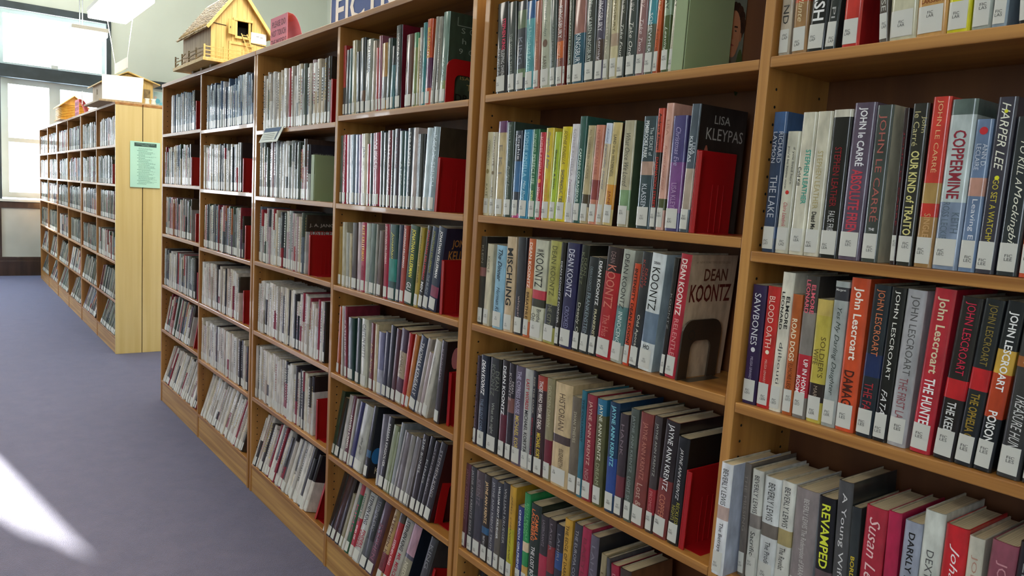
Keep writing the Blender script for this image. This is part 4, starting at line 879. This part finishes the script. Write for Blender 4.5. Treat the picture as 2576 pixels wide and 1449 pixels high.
for (b, r, xa, xb, pal, s, h, be) in FARSPEC:
    z = LV[b][r]; A = TL[b][r]
    end = far_row(xa, xb, z, pal, A, s, h, seed=b * 10 + r + 3, y0=0.012 if A == 0 else 0.004)
    if (b, r) in ((2, 1), (2, 2)):
        for (wd, zt, L_, H_, c_) in ((('HENRY JAMES', 0.185, 0.085, 0.008, '8c8c80'),) if r == 1 else (('J. A. JANCE', 0.195, 0.12, 0.017, 'b8b0a8'), ('JUSTICE', 0.158, 0.10, 0.024, 'a03028'))):
            flat_text(stuff, wd, 'b', (end + 0.0012 + s * zt, 0.03, z + zt), (0, 1, 0), (s, 0, 1), L_, H_, lin(c_))
    if be is not None:
        st = 'block' if be < 0 else 'red'
        bookend(abs(be) + (0.0 if s <= 0 else s * 0.17), 0.012 if A == 0 else 0.02, z - math.tan(A) * 0.02, 0.185 if st == 'block' else 0.168, st, '%s bookend on the %s shelf, %s' % ('sage green metal' if be < 0 else 'red metal', ROWNAMES[r], BN[b]), A, 0.0)
far_row(4 * W + 0.035, 5 * W - 0.12, 0.142, 'mixed', R16, 0.0, 0.245, seed=61, y0=0.004)     # low shelves of the two near bays
far_row(5 * W + 0.02, 6 * W - 0.12, 0.476, 'mixed', 0.0, 0.0, 0.240, seed=62); far_row(5 * W + 0.02, 6 * W - 0.12, 0.142, 'pale', R16, 0.0, 0.240, seed=63, y0=0.004)
seedn = 100
for k in range(6):
    x1 = FX1 - FW * k; x0 = x1 - FW
    il = x0 + (GAP / 2 + BT if k % 2 == 1 else BT / 2) + 0.004; ir = x1 - (GAP / 2 + BT if k % 2 == 0 else BT / 2) - 0.004
    for r in range(6):
        seedn += 1; R = random.Random(seedn)
        a = il + R.choice((0.0, 0.02, 0.10)); bb = ir - R.choice((0.02, 0.06, 0.12))
        if (k, r) == (0, 1): bb = ir - 0.19
        if (k, r) == (4, 2): bb = ir - 0.16
        far_row(a, bb, FL[r], 'green' if (k + r) % 3 else 'mixed', FT[r], R.choice((0.0, 0.01, 0.03)) + (0.05 if r >= 4 else 0), 0.232, seed=seedn, rmin=0.018, rmax=0.038, y0=0.012 if FT[r] == 0 else 0.004)
bookend(FX1 - 0.215, 0.012, FL[1], 0.168, 'red', 'red metal bookend on the second shelf beside the pale end panel')
bookend(FX1 - 4 * FW - 0.19, 0.012, FL[2], 0.150, 'red', 'small red bookend on the third shelf of the distant bookcase')
st_root = stuff.build('library_books', JACKET); st_root['kind'] = 'stuff'
tag(st_root, 'remaining rows of narrow spines in left bays, lowest shelves and distant bookcases', 'books')
o = stuff_p.build('page_edges', PAGES, st_root); o['kind'] = 'stuff'
o = stuff_l.build('spine_labels', LABEL, st_root); o['kind'] = 'stuff'

# ------------------------------------------------------------------ signs, notices, papers
# mint notice taped across the end panel
nt = empty('notice', (FX1 + 0.0, 0.226, 1.62)); tag(nt, 'mint green printed notice taped across the pale end panel', 'notice')
MINT = noisy('mint_paper', 'b4e4d4', 'bcead8', (5, 5, 5), 0.7, 2); DKG = plain('notice_ink', '36504a', 0.6)
MB().box(0.001, 0.0022, -0.117, 0.117, -0.192, 0.192).build('sheet', MINT, nt)
MB().box(0.0022, 0.0028, -0.085, 0.088, 0.150, 0.181).build('title_bar', DKG, nt)
mb = MB(); flat_text(mb, 'COMMUNITY CODE FOR LIBRARY', '', (0.0032, -0.07, 0.168), (0, 1, 0), (0, 0, 1), 0.145, 0.007, lin('9ccabb')); flat_text(mb, 'VISITORS', '', (0.0032, -0.03, 0.156), (0, 1, 0), (0, 0, 1), 0.06, 0.007, lin('9ccabb'))
R = random.Random(4); z = 0.135
while z > -0.165:
    for q in range(R.choice((2, 3, 4, 5))):
        y = -0.052; e = R.uniform(0.03, 0.085)
        while y < e and z > -0.17:
            wl = R.uniform(0.006, 0.016); mb.box(0.0022, 0.0025, y, min(y + wl, 0.09), z, z + 0.0022, lin('6a9a8c')); y += wl + 0.003
        z -= 0.0055
    mb.box(0.0022, 0.0025, -0.064, -0.064 + R.uniform(0.06, 0.12), z - 0.004, z - 0.001, lin('5c8a7c')); z -= 0.012
mb.build('printed_lines', PRINT, nt)
# FICTION sign standing on the case tops
fs = empty('fiction_sign', (2.474, 0.10, 2.1205)); tag(fs, 'blue sign reading FICTION standing on top of the middle bookcase', 'sign')
MB().box(0, 1.02, 0, 0.012, 0, 0.36).build('board', plain('sign_blue', '2f4c94', 0.5), fs, 0.001)
MB().box(-0.004, 0.0, -0.002, 0.014, 0, 0.362).box(-0.004, 1.024, -0.002, 0.014, 0.36, 0.364).box(1.02, 1.024, -0.002, 0.014, 0, 0.362).build('white_edging', WHITE, fs)
mb = MB(); flat_text(mb, 'FICTION', 'b', (0.045, -0.0012, 0.030), (1, 0, 0), (0, 0, 1), 0.74, 0.118, lin('f4f4f4'))
# slab serifs for the roman capitals
mb.build('lettering', PRINT, fs)
# pink tent sign
def pink_sign(loc, label, s=1.0, text=True):
    r = empty('tent_sign', loc); tag(r, label, 'sign', 'pink signs beside the models')
    PINK = bpy.data.materials.get('pink_paper') or noisy('pink_paper', 'e0889c', 'e894a6', (5, 5, 5), 0.75, 2)
    MB().box(0, 0.21 * s, 0.0, 0.0012, 0, 0.128 * s).build('front_leaf', PINK, r)
    n = 8; mb = MB()
    prof = [(0.002 + 0.075 * s * (i / n) ** 0.6 if i else 0.0012, 0.128 * s - 0.128 * s * (i / n) ** 1.8) for i in range(n + 1)]
    for i in range(n):
        (ya, za), (yb, zb) = prof[i], prof[i + 1]
        mb.add([(0, ya, za), (0.21 * s, ya, za), (0.21 * s, yb, zb), (0, yb, zb), (0, ya - 0.001, za - 0.001), (0.21 * s, ya - 0.001, za - 0.001), (0.21 * s, yb - 0.001, zb - 0.001), (0, yb - 0.001, zb - 0.001)], [(0, 1, 2, 3), (7, 6, 5, 4), (0, 3, 7, 4), (1, 5, 6, 2)])
    mb.build('rear_leaf', PINK, r)
    if text:
        mb = MB()
        for k, (w_, x_, l_) in enumerate((('PLEASE DO', 0.022, 0.165), ('NOT TOUCH', 0.016, 0.175), ('THE MODELS', 0.012, 0.185))):
            flat_text(mb, w_, '', (x_ * s, -0.0008, (0.084 - k * 0.040) * s), (1, 0, 0), (0, 0, 1), l_ * s, 0.026 * s, lin('5a2c3c'))
        mb.build('lettering', PRINT, r)
    return r
pink_sign((1.975, 0.024, 2.1205), 'pink tent sign reading PLEASE DO NOT TOUCH THE MODELS')
pink_sign((-4.05, 0.02, 2.1215), 'pink tent sign between the distant log cabin and the white-papered model house', 1.35)
# card holder clipped on a shelf edge
ch = empty('shelf_card', (2.00, -0.028, 1.69)); tag(ch, 'pale shelf card in a clear holder hanging from a shelf edge', 'card')
MB().add([(0.03, 0.02, 0.066), (0.262, 0.02, 0.066), (0.232, 0, 0), (0.0, 0, 0), (0.03, 0.022, 0.066), (0.262, 0.022, 0.066), (0.232, 0.002, 0), (0, 0.002, 0)], [(3, 2, 1, 0), (4, 5, 6, 7), (0, 1, 5, 4), (2, 3, 7, 6), (1, 2, 6, 5), (3, 0, 4, 7)]).build('card', plain('card_stock', 'c4ccc8', 0.4, coat=0.6), ch)
mb = MB()
def on_card(u0, u1, v0, v1, c): mb.add([(0.03 * v / 0.066 + u, 0.02 * v / 0.066 - 0.0008, v) for u, v in ((u0, v0), (u1, v0), (u1, v1), (u0, v1))], [(0, 1, 2, 3)], lin(c))
on_card(0.004, 0.205, 0.046, 0.064, '3c5a80')
for k in range(4): on_card(0.02, 0.16, 0.012 + k * 0.008, 0.014 + k * 0.008, '8a9494')
on_card(0.185, 0.20, 0.01, 0.05, '50647c'); mb.build('print', PRINT, ch)

# ------------------------------------------------------------------ ceiling lamps
def lamp(x0, x1, y0, y1, zb, label, power, upf=3.2):
    r = empty('pendant_lamp', ((x0 + x1) / 2, (y0 + y1) / 2, zb)); tag(r, label, 'ceiling lamp', 'hanging fluorescent lamps')
    hx, hy = (x1 - x0) / 2, (y1 - y0) / 2
    MB().box(-hx, hx, -hy, hy, 0.0, 0.055).build('diffuser', LAMP, r, 0.012)
    MB().box(-hx - 0.006, hx + 0.006, -hy - 0.006, hy + 0.006, 0.055, 0.095).build('housing', OFFWHITE, r, 0.004)
    for sx in (-1, 1):
        MB().tube((sx * 0.1 - 0.03, 0, 0.095), (sx * 0.1 - 0.03, 0, CEILZ - zb), 0.006).build('hanging_rod', METAL, r)
    MB().box(-0.17, 0.11, -0.05, 0.05, CEILZ - zb - 0.02, CEILZ - zb).build('ceiling_rose', OFFWHITE, r)
    d = bpy.data.lights.new('tube_light', 'AREA'); d.shape = 'RECTANGLE'; d.size = 2 * hx - 0.04; d.size_y = 2 * hy - 0.04; d.energy = power; d.color = (1.0, 0.93, 0.80)
    o = bpy.data.objects.new('tube_light', d); COL.objects.link(o); o.parent = r; o.location = (0, 0, -0.003)
    u = d.copy(); u.energy = power * upf; o = bpy.data.objects.new('tube_uplight', u); COL.objects.link(o); o.parent = r; o.location = (0, 0, 0.10); o.rotation_euler = (math.pi, 0, 0); return r  # upward light added above the housing to brighten walls and ceiling
LP = 30
for k, (x0, lb) in enumerate([(-3.05, 'white fluorescent lamp with signs hung below, near the tall window'), (-5.28, 'white fluorescent lamp hanging in front of the tall window'), (-0.81, 'white fluorescent lamp hanging above the gap between the bookcases'),
                              (1.43, 'white fluorescent lamp hanging above the big model barn'), (3.67, 'white fluorescent lamp hanging above the middle bookcase'), (5.91, 'white fluorescent lamp hanging above the camera')]):
    lamp(x0, x0 + 1.23, 0.0, 0.34, 3.0, lb, LP, 3.2 if x0 < 3 else 1.2)
for k in range(5):
    lamp(-5.28 + 2.6 * k, -5.28 + 2.6 * k + 1.23, -2.7, -2.2, 3.0, 'white fluorescent lamp, %s from the far wall in the outer aisle' % ORD[k], 8, 0.6)
# blank white sign hanging on cords under the near lamp
hs = empty('hanging_sign', (-2.26, 0.10, 2.414)); tag(hs, 'blank white sign on two cords below the lamp, above the distant model house', 'sign')
MB().box(0, 0.566, 0, 0.006, 0, 0.088).build('board', WHITE, hs, 0.001)
MB().tube((0.01, 0.003, 0.088), (-0.72, 0.06, 0.586), 0.0028).build('cord', WHITE, hs); MB().tube((0.556, 0.003, 0.088), (-0.26, 0.20, 0.586), 0.0028).build('cord', WHITE, hs)

# ------------------------------------------------------------------ model barn on the case top
bn = empty('model_barn', (0.61, -0.076, 2.1205)); tag(bn, 'large wooden model barn with fenced yard, open hatch and ladder', 'model')
LX, WY = 0.634, 0.42       # platform length along the cases, width across
for xx in (0.12, 0.30, 0.48): MB().box(xx, xx + 0.035, 0.075, WY - 0.02, 0.0, 0.014).build('floor_joist', MODEL_DARK, bn)
MB().box(0, LX, 0, WY, 0.014, 0.032).build('platform', MODEL, bn, 0.002)
PZ = 0.032
g0, g1, gy0, gy1 = 0.0, LX - 0.062, 0.056, 0.352; gm = (gy0 + gy1) / 2; eave, ridge = 0.232, 0.430     # heights above root
# gable wall towards +X: vertical planks, cut around the hatch
np_ = 11; pw = (gy1 - gy0) / np_
def roof_z(y): return ridge - 0.012 - (ridge - eave) * abs(y - gm) / (gm - gy0)
hy0, hy1, hz0, hz1 = gm - 0.012, gm + 0.048, 0.174, 0.254
for i in range(np_):
    ya, yb = gy0 + i * pw + 0.0005, gy0 + (i + 1) * pw - 0.0005; off = (i % 3) * 0.0008
    inh = yb > hy0 and ya < hy1
    segs = [(PZ, None)] if not inh else [(PZ, hz0), (hz1, None)]
    for (za, zb) in segs:
        top = (roof_z(ya), roof_z(yb)) if zb is None else (zb, zb)
        MB().prism([(ya, za), (yb, za), (yb, top[1]), (ya, top[0])], 'x', g1 - 0.006, g1 + off).build('plank', MODEL, bn)
# back gable and the long side walls
MB().prism([(gy0, PZ), (gy1, PZ), (gy1, eave), (gm, ridge - 0.012), (gy0, eave)], 'x', g0 + 0.004, g0 + 0.010).build('rear_gable', MODEL_SHADED, bn)
for i in range(14):
    xa = g0 + 0.010 + i * (g1 - 0.016 - g0) / 14; xb = xa + (g1 - 0.016 - g0) / 14 - 0.001
    MB().box(xa, xb, gy0, gy0 + 0.006 + (i % 2) * 0.001, PZ, eave).build('side_plank', MODEL_SHADED, bn)
MB().box(g0 + 0.01, g1 - 0.006, gy1 - 0.006, gy1, PZ, eave).build('rear_side_wall', MODEL_SHADED, bn)
MB().box(g1 - 0.05, g1 - 0.045, gy0 + 0.01, gy1 - 0.01, PZ, eave).build('dark_interior', HOLE, bn)  # near-black sheet painting in the shade behind the hatch
MB().bar((g1 + 0.003, gy0, eave - 0.008), (g1 + 0.003, gm - 0.07, eave - 0.012), 0.002, 0.003).bar((g1 + 0.003, gm + 0.02, 0.150), (g1 + 0.003, gy1, 0.142), 0.002, 0.003).build('board_seam', HOLE, bn)
MB().box(g1, g1 + 0.005, gm - 0.014, gm + 0.014, hz1 + 0.012, ridge - 0.02).build('ridge_board', MODEL, bn)
# roof: two slopes of overlapping shingles
OV = 0.032
def slope(sgn):
    r = MB(); y_r = gm; z_r = ridge; y_e = gm + sgn * (gm - gy0 + 0.028); z_e = eave - (ridge - eave) * 0.028 / (gm - gy0)
    MB().add([(g0 - OV, y_r, z_r - 0.002), (g1 + OV, y_r, z_r - 0.002), (g1 + OV, y_e, z_e), (g0 - OV, y_e, z_e), (g0 - OV, y_r, z_r - 0.010), (g1 + OV, y_r, z_r - 0.010), (g1 + OV, y_e, z_e - 0.008), (g0 - OV, y_e, z_e - 0.008)],
             [(0, 1, 2, 3), (7, 6, 5, 4), (0, 4, 5, 1), (2, 6, 7, 3), (1, 5, 6, 2), (3, 7, 4, 0)] if sgn < 0 else [(3, 2, 1, 0), (4, 5, 6, 7), (1, 5, 4, 0), (3, 7, 6, 2), (2, 6, 5, 1), (0, 4, 7, 3)]).build('roof_deck', MODEL, bn)
    nr = 13; R = random.Random(7 + sgn)
    for i in range(nr):
        t0 = i / nr; t1 = min(1.03, (i + 1.5) / nr)
        x = g0 - OV
        while x < g1 + OV - 0.004:
            wd = min(R.uniform(0.022, 0.034), g1 + OV - x); j = R.uniform(-0.004, 0.006)
            ya, za = y_r + (y_e - y_r) * t0, z_r + (z_e - z_r) * t0 + 0.001; t1j = t1 + j / 0.25; yb, zb = y_r + (y_e - y_r) * t1j, z_r + (z_e - z_r) * t1j + 0.006
            r.add([(x, ya, za), (x + wd - 0.001, ya, za), (x + wd - 0.001, yb, zb), (x, yb, zb), (x, ya, za - 0.002), (x + wd - 0.001, ya, za - 0.002), (x + wd - 0.001, yb, zb - 0.0025), (x, yb, zb - 0.0025)], [(0, 1, 2, 3), (7, 6, 5, 4), (2, 6, 7, 3), (1, 5, 6, 2), (3, 7, 4, 0), (0, 4, 5, 1)])
            x += wd
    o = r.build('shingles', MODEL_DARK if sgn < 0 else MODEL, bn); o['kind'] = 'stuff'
    MB().bar((g1 + OV, y_r, z_r - 0.006), (g1 + OV, y_e, z_e - 0.004), 0.004, 0.016).build('barge_board', MODEL, bn)
slope(-1); slope(1)
rt = MB()
for i in range(12): rt.bar((g0 + 0.02 + i * 0.045, gy0 + 0.004, eave + 0.004), (g0 + 0.02 + i * 0.045, gy0 - 0.026, eave - 0.028), 0.006, 0.008)
rt.build('rafter_ends', MODEL_DARK, bn)
# hatch frame, open shutter, sill, ladder
MB().box(g1 + 0.001, g1 + 0.008, hy0 - 0.012, hy0, hz0, hz1).box(g1 + 0.001, g1 + 0.008, hy1, hy1 + 0.012, hz0, hz1).box(g1 + 0.001, g1 + 0.012, hy0 - 0.022, hy1 + 0.022, hz1, hz1 + 0.013).build('hatch_frame', MODEL, bn)
MB().box(g1 + 0.001, g1 + 0.014, hy0 - 0.014, hy1 + 0.006, hz0 - 0.013, hz0).build('hatch_sill', MODEL, bn)
sd = MB(); sd.prism([(g1 + 0.008, hy0 - 0.012), (g1 + 0.032, hy0 - 0.056), (g1 + 0.035, hy0 - 0.054), (g1 + 0.011, hy0 - 0.011)], 'z', hz0 + 0.002, hz1 - 0.002)
sh_ = sd.build('shutter', MODEL, bn)
MB().box(g1 + 0.026, g1 + 0.034, hy0 - 0.045, hy0 - 0.042, 0.205, 0.215).build('shutter_handle', METAL, sh_)
ld = empty('ladder', (0, 0, 0), bn)
pa, pb = Vector((g1 + 0.014, gm + 0.008, 0.190)), Vector((g1 + 0.040, gm + 0.058, PZ + 0.02)); qa, qb = pa + Vector((0, 0.030, 0)), pb + Vector((0, 0.030, 0))
MB().bar(pa, pb, 0.004).build('rail', MODEL, ld); MB().bar(qa, qb, 0.004).build('rail', MODEL, ld)
for i in range(7):
    t = 0.06 + i * 0.14; MB().bar(pa.lerp(pb, t), qa.lerp(qb, t), 0.003).build('rung', MODEL, ld)
# lower barn door with frame
MB().box(g1 + 0.001, g1 + 0.004, gm - 0.045, gm + 0.05, PZ, 0.128).build('barn_door', MODEL, bn)
MB().box(g1 + 0.002, g1 + 0.009, gm - 0.056, gm + 0.075, 0.128, 0.142).box(g1 + 0.002, g1 + 0.008, gm - 0.056, gm - 0.045, PZ, 0.128).build('door_frame', MODEL, bn)
# fence round the yard, rails and posts each their own piece
def fence_run(p, q, n):
    p, q = Vector(p), Vector(q)
    for i in range(n + 1):
        c = p.lerp(q, i / n); o = MB().bar(c + Vector((0, 0, PZ)), c + Vector((0, 0, PZ + 0.066)), 0.008, 0.008).build('fence_post', MODEL, bn)
    for k in range(3):
        z = PZ + 0.016 + 0.020 * k; MB().bar(p + Vector((0, 0, z)), q + Vector((0, 0, z)), 0.004, 0.005).build('fence_rail', MODEL, bn)
fence_run((LX - 0.010, 0.010, 0), (LX - 0.010, WY - 0.012, 0), 4)
for i in range(5):
    x = 0.012 + i * (LX - 0.03) / 4 * 0.98
    MB().bar((x, 0.012, PZ), (x, 0.012, PZ + 0.066), 0.007).build('fence_post', MODEL_DARK, bn)
    if i < 4:
        for k in range(3):
            z = PZ + 0.014 + 0.02 * k; dz = 0.004 * ((i + k) % 3 - 1)
            MB().bar((x, 0.012, z + dz), (x + (LX - 0.03) / 4 * (0.45 if i < 2 and k != 1 else 1.0), 0.012, z - dz), 0.0045, 0.005).build('fence_rail', MODEL_DARK, bn)
sc = MB().box(LX - 0.0615, LX - 0.060, 0.268, 0.352, 0.152, 0.208).build('name_card', WHITE, bn); sc['label'] = 'white card pinned to the gable'
MB().box(LX - 0.0598, LX - 0.0594, 0.296, 0.312, 0.188, 0.191).box(LX - 0.0598, LX - 0.0594, 0.318, 0.332, 0.185, 0.188).build('card_print', plain('grey_ink', '70706c', 0.6), sc)

# ------------------------------------------------------------------ model house (white papers in front) on the distant case
mh = empty('model_house', (-2.50, -0.11, 2.1215)); tag(mh, 'low-roofed wooden model house behind white papers on the distant bookcase', 'model')
MB().box(0, 0.80, 0, 0.50, 0, 0.016).build('platform', MODEL_SHADED, mh, 0.002)
hg1 = 0.66; ya, yb, ym = 0.06, 0.44, 0.235
MB().prism([(ya, 0.016), (yb, 0.016), (yb, 0.200), (ym, 0.262), (ya, 0.175)], 'x', hg1 - 0.006, hg1).build('front_gable', MODEL, mh)
MB().prism([(ya, 0.016), (yb, 0.016), (yb, 0.200), (ym, 0.262), (ya, 0.175)], 'x', 0.08, 0.086).build('rear_gable', MODEL_SHADED, mh)
MB().box(0.086, hg1 - 0.006, ya, ya + 0.006, 0.016, 0.180).build('side_wall', MODEL_SHADED, mh); MB().box(0.086, hg1 - 0.006, yb - 0.006, yb, 0.016, 0.200).build('side_wall', MODEL_SHADED, mh)
MB().box(0.30, 0.335, ya - 0.002, ya + 0.001, 0.09, 0.135).build('side_window', MODEL_DARK, mh)
MB().box(hg1, hg1 + 0.003, yb - 0.075, yb - 0.02, 0.07, 0.15).build('front_window', MODEL_DARK, mh)
for (y0, z0, y1, z1) in ((ym, 0.278, ya - 0.035, 0.168), (ym, 0.278, yb + 0.05, 0.198)):
    MB().add([(0.03, y0, z0), (hg1 + 0.05, y0, z0), (hg1 + 0.05, y1, z1), (0.03, y1, z1), (0.03, y0, z0 - 0.010), (hg1 + 0.05, y0, z0 - 0.010), (hg1 + 0.05, y1, z1 - 0.010), (0.03, y1, z1 - 0.010)], [(0, 1, 2, 3), (7, 6, 5, 4), (0, 4, 5, 1), (2, 6, 7, 3), (1, 5, 6, 2), (3, 7, 4, 0)]).build('roof_slope', MODEL, mh, 0.001)
MB().box(0.2, 0.26, ym - 0.03, ym + 0.03, 0.25, 0.288).build('chimney', PANEL, mh)
wp = MB().add([(-1.715, -0.085, 2.140), (-1.700, 0.215, 2.142), (-1.735, 0.235, 2.352), (-1.755, -0.080, 2.344), (-1.713, -0.085, 2.140), (-1.698, 0.215, 2.142), (-1.733, 0.235, 2.352), (-1.753, -0.080, 2.344)], [(3, 2, 1, 0), (4, 5, 6, 7), (0, 1, 5, 4), (2, 3, 7, 6), (1, 2, 6, 5), (3, 0, 4, 7)]).build('paper_sign', WHITE)
tag(wp, 'blank white paper propped against the front of the distant model house', 'paper')
ws = MB().box(-2.40, -2.36, -0.14, -0.137, 2.13, 2.245).build('paper_strip', WHITE); tag(ws, 'narrow white paper strip hanging beside the distant model house', 'paper')
sp = empty('small_figures', (-1.72, 0.26, 2.1215)); tag(sp, 'pair of small white pots on the corner of the distant case', 'ornament')
for k in (0, 1):
    mb = MB(); n = 10; prof = [(0.014, 0), (0.020, 0.02), (0.016, 0.05), (0.022, 0.062)]
    vs = [(r * math.cos(2 * math.pi * i / n), 0.05 * k + r * math.sin(2 * math.pi * i / n), z) for r, z in prof for i in range(n)]
    mb.add(vs, [(j * n + i, j * n + (i + 1) % n, (j + 1) * n + (i + 1) % n, (j + 1) * n + i) for j in range(3) for i in range(n)] + [tuple(range(n - 1, -1, -1)), tuple(range(3 * n, 4 * n))], None, True)
    mb.build('pot', WHITE, sp)
pb_ = empty('picture_box', (-1.95, 0.36, 2.1215)); tag(pb_, 'pale blue picture board standing behind the distant model house', 'picture')
MB().box(0, 0.012, 0, 0.26, 0, 0.15).build('board', plain('pale_blue_card', 'a8c8cc', 0.6), pb_)
mb = MB()
for (y, z, r, c) in ((0.03, 0.07, 0.022, '68b4cc'), (0.06, 0.045, 0.018, '7cc4d8'), (0.012, 0.10, 0.012, 'c8b8b0'), (0.09, 0.11, 0.008, '887868'), (0.09, 0.08, 0.008, '887868'), (0.09, 0.05, 0.008, '887868')):
    mb.add([(0.0126, y + r * math.cos(i * math.pi / 5), z + r * math.sin(i * math.pi / 5)) for i in range(10)], [tuple(range(10))], lin(c))
mb.build('print', PRINT, pb_)

# ------------------------------------------------------------------ log cabin farther along
lc = empty('log_cabin', (-5.15, -0.03, 2.1215)); tag(lc, 'small golden log cabin model on the farthest distant bookcases', 'model')
CW, CL, CH = 0.24, 0.50, 0.15
LOGM = noisy('golden_logs', 'c08a2c', 'd8a440', (30, 30, 8), 0.5, 4)
MB().box(-0.02, CL + 0.03, -0.02, CW + 0.03, 0, 0.012).build('platform', LOGM, lc)
for k in range(8):
    z = 0.022 + k * 0.0185
    for (p, q) in (((CL, -0.006, z), (CL, CW + 0.006, z)), ((0, -0.006, z), (0, CW + 0.006, z))): MB().tube(p, q, 0.0095, 8).build('log', LOGM, lc)
    for (p, q) in (((-0.006, 0, z), (CL + 0.006, 0, z)), ((-0.006, CW, z), (CL + 0.006, CW, z))): MB().tube(p, q, 0.0095, 8).build('log', LOGM, lc)
MB().prism([(0, 0.165), (CW, 0.165), (CW / 2, 0.262)], 'x', CL - 0.006, CL + 0.004).build('gable', LOGM, lc); MB().prism([(0, 0.165), (CW, 0.165), (CW / 2, 0.262)], 'x', -0.004, 0.006).build('gable', LOGM, lc)
for sg in (-1, 1):
    y1 = CW / 2 + sg * (CW / 2 + 0.03); z1 = 0.150
    MB().add([(-0.04, CW / 2, 0.276), (CL + 0.04, CW / 2, 0.276), (CL + 0.04, y1, z1), (-0.04, y1, z1), (-0.04, CW / 2, 0.266), (CL + 0.04, CW / 2, 0.266), (CL + 0.04, y1, z1 - 0.01), (-0.04, y1, z1 - 0.01)], [(0, 1, 2, 3), (7, 6, 5, 4), (0, 4, 5, 1), (2, 6, 7, 3), (1, 5, 6, 2), (3, 7, 4, 0)]).build('roof_slope', MODEL, lc)
